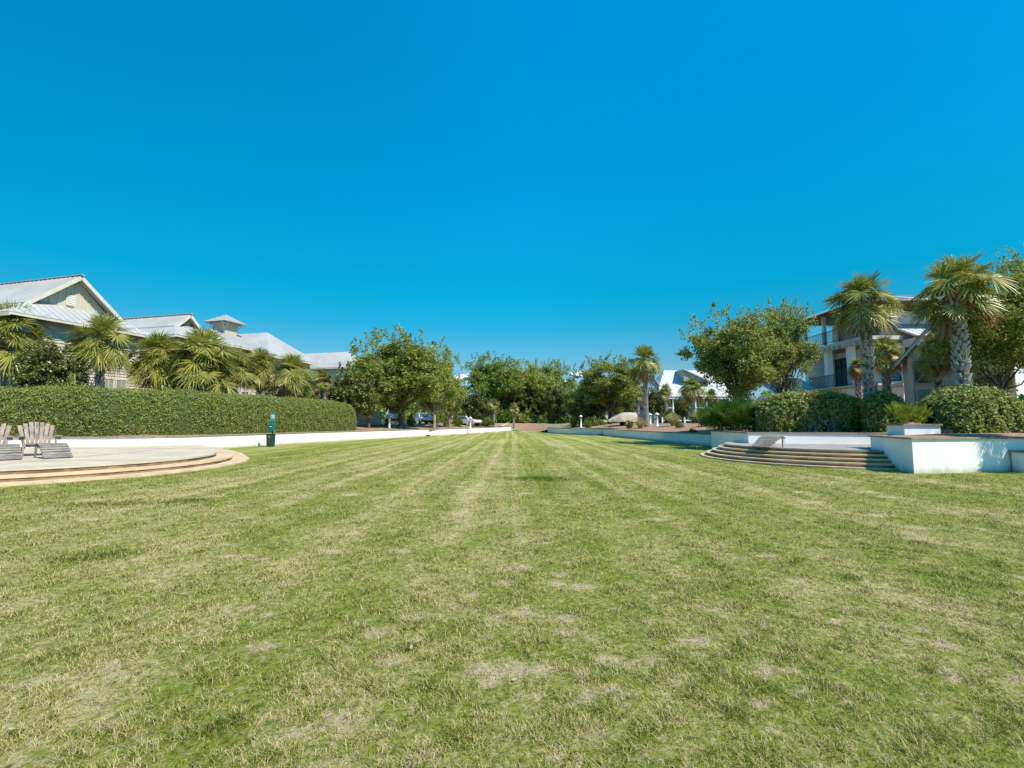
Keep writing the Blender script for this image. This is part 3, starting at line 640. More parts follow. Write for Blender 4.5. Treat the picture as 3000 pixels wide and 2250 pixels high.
def hedge(label, path, hw, z0, z1, n, leaf, endr=None, topround=.35, cut=None, name='clipped_hedge', stems=0, z1b=None):
    P = np.array(path, float); seg = np.linalg.norm(np.diff(P, axis=0), axis=1); cum = np.concatenate([[0], np.cumsum(seg)]); L = cum[-1]
    er = endr or hw
    def frame(s):
        s_ = np.clip(s, 0, L); x = np.interp(s_, cum, P[:, 0]); y = np.interp(s_, cum, P[:, 1])
        x2 = np.interp(np.clip(s_ + .15, 0, L), cum, P[:, 0]) - np.interp(np.clip(s_ - .15, 0, L), cum, P[:, 0])
        y2 = np.interp(np.clip(s_ + .15, 0, L), cum, P[:, 1]) - np.interp(np.clip(s_ - .15, 0, L), cum, P[:, 1])
        T = unit(np.stack([x2, y2], -1)); ex = s - s_
        return np.stack([x, y], -1) + T * ex[..., None], np.stack([-T[..., 1], T[..., 0]], -1)
    def surf(s, ph, k=1.0):
        c, nrm = frame(s)
        e = np.clip(np.maximum(-s, s - L) / er, 0, 1); w = np.sqrt(np.clip(1 - e * e, 0.0, 1)); hh = 1 - .30 * np.clip(np.maximum(er * .9 - s, s - L + er * .9) / (er * 1.9), 0, 1) ** 2
        cx = np.sign(np.cos(ph)) * np.abs(np.cos(ph)) ** topround; cyv = np.abs(np.sin(ph)) ** topround
        wob = 1 + .035 * np.sin(s * 2.1 + ph * 3) + .03 * np.sin(s * 5.3 - ph * 5) + .03 * np.sin(s * 9.7 + 4 * np.sin(s * 1.7) + ph * 11)
        lat = cx * hw * w * wob * k * (.86 + .14 * np.clip(cyv, 0, 1)); hgt = z0 + cyv * (z1 - z0) * hh * (1 + .014 * np.sin(s * 1.3) + .012 * np.sin(s * 3.1 + 1) + .010 * np.sin(s * 6.7)) * (k if k < 1 else 1)
        xy = c + nrm * lat[..., None]
        return np.concatenate([xy, hgt[..., None]], -1)
    base = thing(name, label, 'hedge', (*P[len(P) // 2], z0), 'clipped hedges')
    s = rng.random(n * 3) * (L + 2 * er) - er
    tp = np.linspace(0, np.pi, 2001); q_ = np.stack([np.sign(np.cos(tp)) * np.abs(np.cos(tp)) ** topround * hw, np.abs(np.sin(tp)) ** topround * (z1 - z0)], 1)
    al = np.concatenate([[0], np.cumsum(np.linalg.norm(np.diff(q_, axis=0), axis=1))]); ph = np.interp(rng.random(n * 3) * al[-1], al, tp)
    # thin samples so that density is even over the surface
    e1 = surf(s, ph); e = np.clip(np.maximum(-s, s - L) / er, 0, 1); keep = rng.random(len(s)) < .35 + .65 * np.sqrt(np.clip(1 - e * e, 0, 1))
    e1, s, ph = e1[keep][:n], s[keep][:n], ph[keep][:n]
    nv = unit(np.cross(surf(s + .03, ph) - e1, surf(s, np.clip(ph + .02, 0, np.pi)) - e1))
    ctr = np.array([*P.mean(0), (z0 + z1) / 2]); c2, _ = frame(s); outw = e1 - np.concatenate([c2, np.full((len(s), 1), (z0 + z1) / 2)], 1); nv *= np.sign((nv * outw).sum(1))[:, None]
    lump = np.sin(s * 7.3 + 3 * np.sin(ph * 7)) * np.sin(ph * 17 + 2 * np.sin(s * 3.1)) + .7 * np.sin(s * 17 + ph * 9) * np.sin(s * 5 - ph * 23)
    Pn = e1 + nv * (rng.normal(size=len(e1)) * .03 - .04 + .062 * lump)[:, None] + rng.normal(size=e1.shape) * .02
    stray = rng.random(len(e1)) < .035; Pn[stray] += (nv[stray] * .6 + [0, 0, .5]) * (rng.random(stray.sum()) * .16)[:, None]
    nn = unit(nv * .7 + rng.normal(size=nv.shape) * .6 + [0, 0, .35])
    V = leaf_quads(Pn, leaf, .6, nn); me = poly_mesh('foliage', V, 4); link('foliage', me, 'hedge', base)
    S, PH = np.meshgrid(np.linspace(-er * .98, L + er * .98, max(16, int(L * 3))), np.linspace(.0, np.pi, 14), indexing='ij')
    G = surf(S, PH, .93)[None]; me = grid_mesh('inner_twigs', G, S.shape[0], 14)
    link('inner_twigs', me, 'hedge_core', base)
    if stems:
        m = MB()
        for i in range(stems):
            c, nr = frame(np.array([L * (.25 + .5 * random.random())])); c = c[0] - nr[0] * hw * .98
            for k in range(3):
                a = np.array([c[0], c[1], z0]); m.tube([a, a + [random.uniform(-.25, .25), random.uniform(-.08, .02), .35], a + [random.uniform(-.6, .6), random.uniform(-.1, .05), .8]], [.02, .014, .006], 5)
        part('bare_stem', m, 'pale_bark', base)
    return base
# palm fans
def fan(o, d, L, nleaf=26, spread=112, droop=.2, wid=.05, fold=.25):
    """one palmate fan at o, pointing along d"""
    d = d / np.linalg.norm(d); s = np.cross(d, [0, 0, 1.0]); s = s / max(np.linalg.norm(s), 1e-3) if np.linalg.norm(s) > 1e-3 else np.array([1.0, 0, 0])
    roll = rng.normal() * .35; nrm = np.cross(s, d); s, nrm = s * math.cos(roll) + nrm * math.sin(roll), nrm * math.cos(roll) - s * math.sin(roll)
    th = np.radians(np.linspace(-spread, spread, nleaf) + rng.normal(size=nleaf) * 2)
    dirs = np.cos(th)[:, None] * d + np.sin(th)[:, None] * s + (fold * np.abs(np.sin(th)))[:, None] * nrm; dirs = unit(dirs)
    side = unit(np.cross(dirs, nrm + rng.normal(size=(nleaf, 3)) * .25))
    ln = L * (.62 + .38 * np.cos(th / 1.4)) * (.9 + .2 * rng.random(nleaf))
    ts = np.array([.04, .42, .75, 1.0]); ws = np.array([.012, wid, wid * .62, .006])
    pts = o + dirs[:, None] * (ln[:, None] * ts)[..., None]; pts[..., 2] -= (droop * (.6 + .8 * rng.random(nleaf)))[:, None] * (ts ** 2.2) * ln[:, None]
    V = np.stack([pts - side[:, None] * ws[None, :, None] / 2, pts + side[:, None] * ws[None, :, None] / 2], 2)
    return V                                            # (nleaf, 4, 2, 3)
def palm_crown(seed, ngreen=38, ndead=8, lp=.98, L=.82, lo=-34, hi=84):
    global rng
    keep = rng; rng = np.random.default_rng(seed); G = []; D = []; pet = MB(); pd = MB()
    for k in range(ngreen + ndead):
        dead = k >= ngreen; az = k * 2.39996 + rng.normal() * .2
        el = R(hi + (lo - hi) * ((k + .5) / ngreen) ** .85 + rng.normal() * 11) if not dead else R(rng.uniform(-72, -30))
        e0 = el + R(22) if not dead else el + R(30)
        a = np.array([math.cos(az), math.sin(az), 0]); z = np.array([0, 0, 1.0])
        d0 = a * math.cos(e0) + z * math.sin(e0); d1 = a * math.cos(el) + z * math.sin(el); l = lp * rng.uniform(.6, 1.3) * (.72 if dead else 1) * (1 - .25 * max(0, math.sin(el)))
        p0 = z * (-.25 + .3 * math.sin(el)); p1 = p0 + d0 * l * .5; p2 = p1 + d1 * l * .5
        (pd if dead else pet).tube([p0, p1, p2], [.025, .018, .012], 4, False)
        dd = d1 * (.75 if el < R(58) else 1) + z * (-.62 if el < R(42) else -.32 if el < R(58) else .05) + rng.normal(size=3) * .22
        V = fan(p2, dd, L * rng.uniform(.85, 1.12) * (.8 if dead else 1), 26 if not dead else 20, 128 if not dead else 70, rng.uniform(.05, .35) if not dead else .5, .055 if not dead else .04, .30)
        (D if dead else G).append(V)
    green = grid_mesh('fronds', np.concatenate(G), 4, 2); deadm = grid_mesh('dead_fronds', np.concatenate(D), 4, 2) if D else None
    def with_stalks(me, mb):                            # stalks are merged with their fans
        a = bpy.data.meshes.new(me.name); v = np.empty(len(me.vertices) * 3, np.float32); me.vertices.foreach_get('co', v); f = np.empty(len(me.loops), np.int32); me.loops.foreach_get('vertex_index', f)
        f = f.reshape(-1, 4); nv = len(v) // 3; fs = np.concatenate([f, np.array(mb.f, np.int32) + nv]); vv = np.concatenate([v.reshape(-1, 3), np.array(mb.v, np.float32)])
        a.vertices.add(len(vv)); a.vertices.foreach_set('co', vv.ravel()); a.loops.add(fs.size); a.loops.foreach_set('vertex_index', fs.ravel().astype(np.int32)); a.polygons.add(len(fs)); a.polygons.foreach_set('loop_start', np.arange(0, fs.size, 4, dtype=np.int32)); a.update(calc_edges=True)
        return a
    green = with_stalks(green, pet); green.materials.append(MT['frond'])
    if deadm: deadm = with_stalks(deadm, pd); deadm.materials.append(MT['dead'])
    rng = keep; return green, deadm
def palm_trunk(h, r, lean=(0, 0), boots=True):
    m = MB(); n = 7; pts = [np.array([lean[0] * (i / n) ** 1.5, lean[1] * (i / n) ** 1.5, -.2 + (h + .2) * i / n]) for i in range(n + 1)]
    m.tube(pts, [r * (1.12 if i == 0 else 1.0 - .12 * i / n) for i in range(n + 1)], 12)
    ncore = len(m.f) if boots else 0
    if boots:
        rows = int(h / .15)
        for j in range(rows):
            z = .1 + j * .15; q = z / h; c = np.array([lean[0] * q ** 1.5, lean[1] * q ** 1.5, z]); rr = r * (1.0 - .12 * q)
            for k in range(6):
                a = (k + .5 * (j % 2)) * 2 * math.pi / 6 + j * .09; a += random.uniform(-.22, .22); d = np.array([math.cos(a), math.sin(a), 0]); s = np.array([-math.sin(a), math.cos(a), 0]); c = c + [0, 0, random.uniform(-.05, .05)]
                if random.random() < .12: continue
                b = c + d * rr * .9; tp = b + d * random.uniform(.07, .13) + np.array([0, 0, random.uniform(.22, .30)]); sk = s * random.uniform(-.03, .03)
                w0, w1 = r * .36, r * .17; tkn = np.array([0, 0, .02]) + d * -.035
                m.add([b - s * w0, b + s * w0, tp + sk + s * w1, tp + sk - s * w1, b - s * w0 + tkn * 1.2, b + s * w0 + tkn * 1.2, tp + sk + s * w1 + tkn, tp + sk - s * w1 + tkn],
                      [(0, 1, 2, 3), (7, 6, 5, 4), (1, 0, 4, 5), (2, 1, 5, 6), (3, 2, 6, 7), (0, 3, 7, 4)])
    me = bpy.data.meshes.new('trunk'); me.from_pydata(m.v, [], m.f); me.update(); me.materials.append(MT['palm_bark']); me.materials.append(MT['palm_core']); me.polygons.foreach_set('material_index', [1 if i < ncore else 0 for i in range(len(m.f))]); return me
CROWNS = [palm_crown(3, 50, 7, lo=-40), palm_crown(8, 54, 8, lo=-40), palm_crown(15, 60, 9, lo=-42), palm_crown(21, 36, 5, .7, .75, -30), palm_crown(33, 74, 9, lo=-46)]
def palm(px, Y, crown_y, width_px, label, variant=0, base=None, group='sabal palms', r=.19, lean=(0, 0), boots=True, name='sabal_palm', rz=0, zs=1.0):
    p = at(px, crown_y, Y); z = tz(p[0], Y) if base is None else base
    sc = (at(px + width_px / 2, crown_y, Y)[0] - at(px - width_px / 2, crown_y, Y)[0]) / 3.55
    t = bpy.data.objects.new(name, None); COL.objects.link(t); t.location = (p[0], Y, z); tag(t, label, 'palm tree', group); t.empty_display_size = .4
    h = max(p[2] - z, .4)
    o = bpy.data.objects.new('trunk', palm_trunk(h, r, lean, boots)); COL.objects.link(o); o.parent = t
    for nm, me in zip(('fronds', 'dead_fronds'), CROWNS[variant]):
        if me is None: continue
        o = bpy.data.objects.new(nm, me); COL.objects.link(o); o.parent = t; o.location = (lean[0], lean[1], h); o.scale = (sc, sc, sc * zs); o.rotation_euler.z = rz
    return t
def palmetto(seed, nf, rad, mat, L=.62, tall=1.0, lo=18):
    global rng
    keep = rng; rng = np.random.default_rng(seed); G = []
    for k in range(nf):
        a = rng.random() * 2 * np.pi; el = R(rng.uniform(lo, 86)); q = rad * math.sqrt(rng.random()) * .75
        o = np.array([q * math.cos(a), q * math.sin(a), .05]); d = np.array([math.cos(a) * math.cos(el), math.sin(a) * math.cos(el), math.sin(el)])
        p = o + d * rng.uniform(.3, .95) * tall; V = fan(p, d + [0, 0, -.1], L * rng.uniform(.8, 1.15), 20, 95, .12, .042, .25); G.append(V)
        w = np.array([-math.sin(a), math.cos(a), 0]) * .012; st = np.zeros((1, 4, 2, 3))
        for i in range(4): st[0, i, 0] = o + (p - o) * i / 3 - w; st[0, i, 1] = o + (p - o) * i / 3 + w
        G.append(st)
    me = grid_mesh('fronds', np.concatenate(G), 4, 2); me.materials.append(MT[mat]); rng = keep; return me
def single(name, me, label, cat, loc, group=None, scale=(1, 1, 1), rz=0):
    o = bpy.data.objects.new(name, me); COL.objects.link(o); o.location = loc; o.scale = scale; o.rotation_euler.z = rz; tag(o, label, cat, group); return o
def shrub_mesh(seed, n, leaf, mat, flat=.8):
    global rng
    keep = rng; rng = np.random.default_rng(seed); d = unit(rng.normal(size=(n, 3))); d[:, 2] = np.abs(d[:, 2]) * 1.0
    C = d * (rng.random(n) ** .4 * .72)[:, None] + [0, 0, .12]
    P, nn = twig_cloud(C, np.full(n, .34), 12, 9, .9, .3, .02); P[:, 2] = np.maximum(P[:, 2], .02)
    me = poly_mesh('foliage', leaf_quads(P, leaf, .55, nn), 4); me.materials.append(MT[mat]); rng = keep; return me

# ------------------------------------------------------------------ clubhouse on the left: two gabled wings with skirt roofs, a hipped wing and a cupola
NX = unit(np.array([.965, -.26])); UX = np.array([-NX[1], NX[0]]); CO = np.array([-25.94, 32.0])
def C3(u, n, z, o=CO): q = o + UX * u + NX * n; return np.array([q[0], q[1], z])
def roof_plane(m, poly, t=.10, seam=.42):
    """a metal roof plane with standing seams running up the slope"""
    P = [np.array(p, float) for p in poly]; nr = np.cross(P[1] - P[0], P[2] - P[0]); nr /= np.linalg.norm(nr)
    if nr[2] < 0: P = P[::-1]; nr = -nr
    m.slab(P, nr, t)
    if not seam: return
    e = np.cross([0, 0, 1.0], nr)
    if np.linalg.norm(e) < 1e-4: return
    e /= np.linalg.norm(e); up = np.cross(nr, e); a = np.array([[p @ e, p @ up] for p in P]); h = P[0] @ nr
    x = math.floor(a[:, 0].min() / seam) * seam + seam
    while x < a[:, 0].max() - .05:
        ys = []
        for i in range(len(a)):
            p, q = a[i], a[(i + 1) % len(a)]
            if (p[0] - x) * (q[0] - x) < 0: ys.append(p[1] + (q[1] - p[1]) * (x - p[0]) / (q[0] - p[0]))
        if len(ys) >= 2:
            y0, y1 = min(ys) + .02, max(ys) - .02
            if y1 - y0 > .15: m.beam(e * x + up * y0 + nr * (h + .014), e * x + up * y1 + nr * (h + .012), .032, .04, nr)
        x += seam
GZ = 1.25
club = thing('clubhouse', 'long cream clubhouse with grey metal roofs, two gables and a cupola behind the palms', 'building', (*C3(6, -6, 0)[:2], GZ))
def gabled_wing(u0, u1, ez, g0, g1, gz, pz, wall_n, wu0, wu1, back=-17, vent=None):
    gc = (g0 + g1) / 2; wn = -2.05; slope = (gz - ez) / 1.6; zt = ez + slope * 2.05
    m = MB()
    roof_plane(m, [C3(u0, 0, ez), C3(u1, 0, ez), C3(g1, -1.6, gz), C3(g1 - .4, wn, zt), C3(g0 + .4, wn, zt), C3(g0, -1.6, gz)])           # front skirt
    roof_plane(m, [C3(u0, 0, ez), C3(g0, -1.6, gz), C3(g0, back, gz), C3(u0, back, ez)])    # low slope toward the street
    roof_plane(m, [C3(u1, 0, ez), C3(u1, back, ez), C3(g1, back, gz), C3(g1, -1.6, gz)])
    part('skirt_roof', m, 'metal_roof', club)
    m = MB(); ov = .16; k = (pz - gz) / (gc - g0)
    roof_plane(m, [C3(g0 - ov, -1.5, gz - ov * k + .10), C3(gc, -1.5, pz + .10), C3(gc, back, pz + .10), C3(g0 - ov, back, gz - ov * k + .10)])
    roof_plane(m, [C3(g1 + ov, -1.5, gz - ov * k + .10), C3(g1 + ov, back, gz - ov * k + .10), C3(gc, back, pz + .10), C3(gc, -1.5, pz + .10)])
    rf = part('gable_roof', m, 'metal_roof', club)
    m = MB(); m.beam(C3(gc, -1.35, pz + .135), C3(gc, back, pz + .135), .22, .06); part('ridge_cap', m, 'metal_roof', rf)
    m = MB()
    for a, s in ((g0, -1), (g1, 1)): m.beam(C3(a + s * ov, -1.47, gz - ov * k - .05), C3(gc + s * .02, -1.47, pz - .06), .05, .22, tuple(np.cross(C3(gc, 0, pz) - C3(a, 0, gz), [NX[0], NX[1], 0])))
    part('rake_trim', m, 'trim', club)
    m = MB(); a, b, c = C3(g0, wn, gz - .3), C3(g1, wn, gz - .3), C3(gc, wn, pz - .02); d = np.array([*NX, 0]) * .12
    m.add([a, b, c, a - d, b - d, c - d], [(0, 1, 2), (5, 4, 3), (1, 0, 3, 4), (2, 1, 4, 5), (0, 2, 5, 3)])
    for u in np.arange(g0 + .45, g1 - .3, .44):
        zt_ = pz - abs(u - gc) * (pz - gz + .3) / (gc - g0) - .1
        if zt_ > gz - .1: m.beam(C3(u, wn + .02, gz - .28), C3(u, wn + .02, zt_), .045, .05, tuple(UX) + (0,))
    part('gable_wall', m, 'board', club)
    if vent:
        vu, vz = vent; m = MB(); m.beam(C3(vu, wn + .03, vz - .36), C3(vu, wn + .03, vz + .36), .10, .50, tuple(UX) + (0,)); v = part('gable_vent', m, 'trim', club)
        m = MB()
        for i in range(6): m.beam(C3(vu - .20, wn + .09, vz - .27 + i * .108), C3(vu + .20, wn + .09, vz - .27 + i * .108), .03, .05)
        part('louvre', m, 'white', v)
    m = MB(); m.prism([tuple(C3(wu0, wall_n, 0)[:2]), tuple(C3(wu1, wall_n, 0)[:2]), tuple(C3(wu1, back, 0)[:2]), tuple(C3(wu0, back, 0)[:2])], GZ - .4, ez - .02)
    for z in np.arange(GZ + .6, ez - .2, .19):
        a, b = C3(wu0 + .1, wall_n, z), C3(wu1 - .1, wall_n, z); d = np.array([*NX, 0]); t_ = np.array([0, 0, .187])
        m.add([a, b, b + d * .045, a + d * .045, a + t_, b + t_, b + t_ + d * .006, a + t_ + d * .006], [(3, 2, 1, 0), (4, 5, 6, 7), (3, 7, 6, 2), (0, 4, 7, 3), (1, 2, 6, 5)])
    part('wall', m, 'siding', club)
    m = MB(); m.beam(C3(u0, -.02, ez - .11), C3(u1, -.02, ez - .11), .05, .13); m.beam(C3(u1 - .02, 0, ez - .14), C3(u1 - .02, back, ez - .14), .05, .20); m.beam(C3(u0 + .02, 0, ez - .14), C3(u0 + .02, back, ez - .14), .05, .20)
    part('fascia', m, 'trim', club)
    for u in (wu0 + .07, wu1 - .07):
        m = MB(); m.box((*C3(u, wall_n + .03, 0)[:2], (GZ + ez) / 2), (.11, .16, ez - GZ - .3), math.atan2(NX[1], NX[0])); part('corner_board', m, 'trim', club)
gabled_wing(-6.8, 1.35, 7.55, -5.2, .05, 8.54, 10.85, -.75, -6.1, .78, vent=(-2.78, 9.28))
gabled_wing(2.75, 9.9, 8.02, 4.1, 6.3, 9.02, 10.06, -1.0, .82, 9.2, back=-14)
def window(parent, c, w, h, n2, glass='blind', frame='trim', d=.05, name='window', mull=True, bars=0):
    """window centred at c in a wall facing n2 (2d)"""
    n2 = unit(np.array(n2, float)); t2 = np.array([-n2[1], n2[0]]); rz = math.atan2(t2[1], t2[0]); c = np.array(c, float)
    m = MB()
    for s in (-1, 1): m.box((*(c[:2] + t2 * s * (w / 2 - .03) + n2 * d / 2), c[2]), (.08, d, h), rz)
    for s in (-1, 1): m.box((*(c[:2] + n2 * d / 2 + n2 * .004), c[2] + s * (h / 2 - .03)), (w - .09 if s < 0 else w + .08, d, .08), rz)
    f = part(name, m, frame, parent)
    m = MB(); m.box((*(c[:2] + n2 * .012), c[2]), (w - .1, .02, h - .08), rz); part('pane', m, glass, f)
    m = MB()
    if mull: m.box((*(c[:2] + n2 * .026), c[2]), (w - .1, .02, .035), rz)
    for i in range(bars): m.box((*(c[:2] + n2 * .030 + t2 * (-w / 2 + w * (i + 1) / (bars + 1))), c[2]), (.03, .02, h - .1), rz)
    if m.v: part('glazing_bar', m, frame, f)
    return f
for u in (-1.1, -.30): window(club, C3(u, -.70, 3.5), .72, 1.7, NX, bars=1, mull=False)
for u in (2.4, 4.6, 6.8): window(club, C3(u, -1.0, 5.6), .8, 1.3, NX, glass='glass')
# connecting roof, cupola, hipped wing
m = MB(); roof_plane(m, [C3(9.0, 0, 7.9), C3(13.2, 0, 7.9), C3(13.2, -4, 9.85), C3(9.0, -4, 9.85)]); roof_plane(m, [C3(9.0, -8, 7.9), C3(9.0, -4, 9.85), C3(13.2, -4, 9.85), C3(13.2, -8, 7.9)]); part('link_roof', m, 'metal_roof', club)
m = MB(); m.prism([tuple(C3(*q, 0)[:2]) for q in ((9.1, -1.0), (19.0, -1.0), (19.0, -12), (9.1, -12))], GZ - .4, 7.78); part('wall', m, 'siding', club)
m = MB(); a, b, c = C3(9.12, -.4, 8.0), C3(9.12, -7.6, 8.0), C3(9.12, -4, 9.75); d = np.array([*UX, 0]) * .1; m.add([a, b, c, a + d, b + d, c + d], [(0, 2, 1), (3, 4, 5), (0, 1, 4, 3), (1, 2, 5, 4), (2, 0, 3, 5)]); part('gable_wall', m, 'board', club)
m = MB(); A = C3(15.8, -3.8, 10.75); Bk = C3(15.8, -14, 10.75)
roof_plane(m, [C3(12.1, 0, 7.8), C3(19.5, 0, 7.8), A]); roof_plane(m, [C3(12.1, 0, 7.8), A, Bk, C3(12.1, -14, 7.8)]); roof_plane(m, [C3(19.5, 0, 7.8), C3(19.5, -14, 7.8), Bk, A]); part('hip_roof', m, 'metal_roof', club)
m = MB(); m.beam(C3(12.1, -.02, 7.66), C3(19.5, -.02, 7.66), .05, .2); part('fascia', m, 'trim', club)
cu = MB(); cq = lambda h, z: [C3(10.9 + a * h, -4 + b * h, z) for a, b in ((-1, 1), (1, 1), (1, -1), (-1, -1))]
lo_, hi_ = cq(.62, 9.2), cq(.74, 10.72); cu.add(lo_ + hi_, [(3, 2, 1, 0), (4, 5, 6, 7)] + [(i, (i + 1) % 4, 4 + (i + 1) % 4, 4 + i) for i in range(4)]); cup = part('cupola', cu, 'board', club)
m = MB(); e_ = cq(1.28, 10.70); ap = C3(10.9, -4, 11.55)
for i in range(4): roof_plane(m, [e_[i], e_[(i + 1) % 4], ap], .07, .3)
part('cupola_roof', m, 'metal_roof', cup)
for a, b in ((-1, 1), (1, 1), (1, -1), (-1, -1)):
    m = MB()
    for da, db in ((.0, -.35 * b), (-.35 * a, .0)): m.beam(C3(10.9 + a * .68, -4 + b * .68, 10.05), C3(10.9 + a * 1.12 + da, -4 + b * 1.12 + db, 10.66), .06, .06)
    part('bracket', m, 'trim', cup)
# separate hip-roofed house beyond
HO = np.array([-20.4, 60.0])
hh = thing('house', 'cream house with a pale hipped metal roof beyond the clubhouse, left of the tall oaks', 'house', (*(HO + UX * 3 - NX * 5), GZ))
m = MB(); a3 = lambda u, n, z: C3(u, n, z, HO); Ap = a3(3.2, -3.0, 11.1); Bp = a3(3.2, -14, 11.1)
for poly in ([a3(.5, -.6, 9.15), a3(5.9, -.6, 9.15), Ap], [a3(.5, -.6, 9.15), Ap, Bp, a3(.5, -16, 9.15)], [a3(5.9, -.6, 9.15), a3(5.9, -16, 9.15), Bp, Ap], [a3(0, 0, 8.6), a3(6.4, 0, 8.6), a3(5.9, -.6, 9.13), a3(.5, -.6, 9.13)], [a3(0, 0, 8.6), a3(.5, -.6, 9.13), a3(.5, -16, 9.13), a3(0, -16, 8.6)]): roof_plane(m, poly)
part('roof', m, 'metal_roof', hh)
m = MB(); m.prism([tuple(a3(*q, 0)[:2]) for q in ((.6, -.6), (5.8, -.6), (5.8, -15.5), (.6, -15.5))], GZ - .4, 8.55); part('wall', m, 'siding', hh)
m = MB(); m.beam(a3(0, 0, 8.48), a3(0, -16, 8.48), .05, .18); m.beam(a3(0, 0, 8.48), a3(6.4, 0, 8.48), .05, .18); part('fascia', m, 'trim', hh)
for q in (-3, -6, -9): window(hh, a3(.6, q, 6.6), 1.0, 1.6, -UX, glass='glass')
# pergola glimpsed under the palms
pg = thing('pergola', 'long cream pergola beam on square posts seen under the palms', 'pergola', (-21.5, 38, GZ))
p0, p1 = at(556, 1139, 36.5), at(836, 1146, 41.0)
m = MB(); m.beam(p0, p1, .5, .34); part('beam', m, 'trim', pg)
for i, q in enumerate((.05, .3, .55, .8, .97)):
    c = p0 + (p1 - p0) * q; m = MB(); m.box((c[0], c[1], (c[2] - .17 + GZ - .3) / 2), (.34, .34, c[2] - .17 - GZ + .3)); part('post', m, 'trim', pg)
    m = MB(); m.box((c[0], c[1], GZ + .15), (.46, .46, .5)); part('post_base', m, 'trim', pg)
fp = thing('privacy_fence', 'white slatted privacy fence with its shade painted in as grey between the hedge end and the oak trunks', 'fence', (-15.5, 50, 1))
fa, fb = at(1032, 1245, 46), at(1118, 1245, 53); fd = (fb - fa) / 22
m = MB()
for i in range(22):
    c = fa + fd * (i + .5); hgt = 1.75 - .35 * i / 21 * (1 if i > 10 else .6); m.box((c[0], c[1], tz(c[0], c[1]) + hgt / 2), (np.linalg.norm(fd) * .93, .03, hgt), math.atan2(fd[1], fd[0]))
part('pickets', m, 'fence', fp)
m = MB(); m.beam(fa + [.03, .05, .35], fb + [.03, .05, .3], .05, .09); part('rail', m, 'fence', fp)

# ------------------------------------------------------------------ house with a steep white roof, right of centre
fr = thing('house', 'green grey house with a steep white metal roof and screened porch behind the small palms', 'house', (30, 83, 1.3))
m = MB(); roof_plane(m, [(24.5, 79.2, 5.8), (37.5, 79.2, 5.8), (37.5, 86, 11.0), (28.0, 86, 11.0), (26.6, 83.4, 9.0)], .12, .5); roof_plane(m, [(24.5, 92.8, 5.8), (28, 86, 11), (37.5, 86, 11), (37.5, 92.8, 5.8)], .12, 0); roof_plane(m, [(24.5, 79.2, 5.8), (26.6, 83.4, 9.0), (28, 86, 11), (24.5, 92.8, 5.8)], .12, 0); part('roof', m, 'white_roof', fr)
m = MB(); m.prism([(25.2, 82), (37, 82), (37, 92), (25.2, 92)], .9, 5.75); part('wall', m, 'grey_siding', fr)
dm = MB(); dm.prism([(22.7, 80.5), (25.0, 80.5), (25.0, 88), (22.7, 88)], .9, 8.2); dm.add([(22.7, 80.5, 8.2), (25.0, 80.5, 8.2), (23.85, 80.5, 9.7), (22.7, 88, 8.2), (25.0, 88, 8.2), (23.85, 88, 9.7)], [(0, 1, 2), (5, 4, 3)]); part('dormer_wall', dm, 'grey_siding', fr)
m = MB(); roof_plane(m, [(22.2, 80.1, 7.65), (23.85, 80.1, 9.8), (23.85, 88, 9.8), (22.2, 88, 7.65)], .1, .5); roof_plane(m, [(25.5, 80.1, 7.65), (25.5, 88, 7.65), (23.85, 88, 9.8), (23.85, 80.1, 9.8)], .1, .5); part('dormer_roof', m, 'white_roof', fr)
window(fr, (24.0, 80.5, 7.5), .9, 2.0, (0, -1), glass='blue_glass', frame='white')
m = MB(); m.add([(30.0, 81.5, 8.6), (34.4, 81.5, 8.6), (30.0, 81.5, 10.6), (30.0, 86, 8.6), (34.4, 86, 8.6), (30.0, 86, 10.6)], [(0, 1, 2), (5, 4, 3), (0, 3, 4, 1), (1, 4, 5, 2), (2, 5, 3, 0)]); part('side_gable_wall', m, 'grey_siding', fr)
m = MB(); roof_plane(m, [(34.7, 81.1, 8.5), (34.7, 86, 8.5), (29.9, 86, 10.75), (29.9, 81.1, 10.75)], .12, .5); part('side_roof', m, 'white_roof', fr)
for x in np.linspace(25.4, 36.8, 7):
    m = MB(); m.box((x, 79.5, 3.5), (.22, .22, 4.5)); part('porch_post', m, 'white', fr)
m = MB(); m.box((31.1, 79.5, 3.9), (11.4, .08, .12)); m.box((31.1, 79.5, 1.75), (11.4, .10, .14)); m.box((31.1, 79.5, 5.55), (11.8, .3, .3)); part('porch_rail', m, 'white', fr)
m = MB(); m.box((31.1, 79.9, 4.65), (11.3, .04, 1.45)); m.box((31.1, 79.9, 2.75), (11.3, .04, 1.9)); part('porch_screen', m, 'glass', fr)
# little white house glimpsed between trunks in the centre
gl = thing('house', 'white house glimpsed between the trunks behind the central oaks', 'house', (-2, 118, 1.3))
m = MB(); m.prism([(-15, 112), (6, 112), (6, 124), (-15, 124)], .9, 4.6); part('wall', m, 'siding', gl)
m = MB(); roof_plane(m, [(-15.6, 111.3, 4.5), (6.6, 111.3, 4.5), (6.6, 118, 6.8), (-15.6, 118, 6.8)], .12, .6); roof_plane(m, [(-15.6, 124.7, 4.5), (-15.6, 118, 6.8), (6.6, 118, 6.8), (6.6, 124.7, 4.5)], .12, 0); part('roof', m, 'white_roof', gl)
for x in (-13.5, -10.5, -7.5, -4.5, -1.5, 1.5, 4.5): window(gl, (x, 112, 3.0), 1.0, 1.7, (0, -1), glass='glass', frame='white')
gl2 = thing('house', 'white house with dark windows hidden behind the right central oak', 'house', (14, 104, 1.3))
m = MB(); m.prism([(9, 100), (21, 100), (21, 110), (9, 110)], .9, 4.4); part('wall', m, 'siding', gl2)
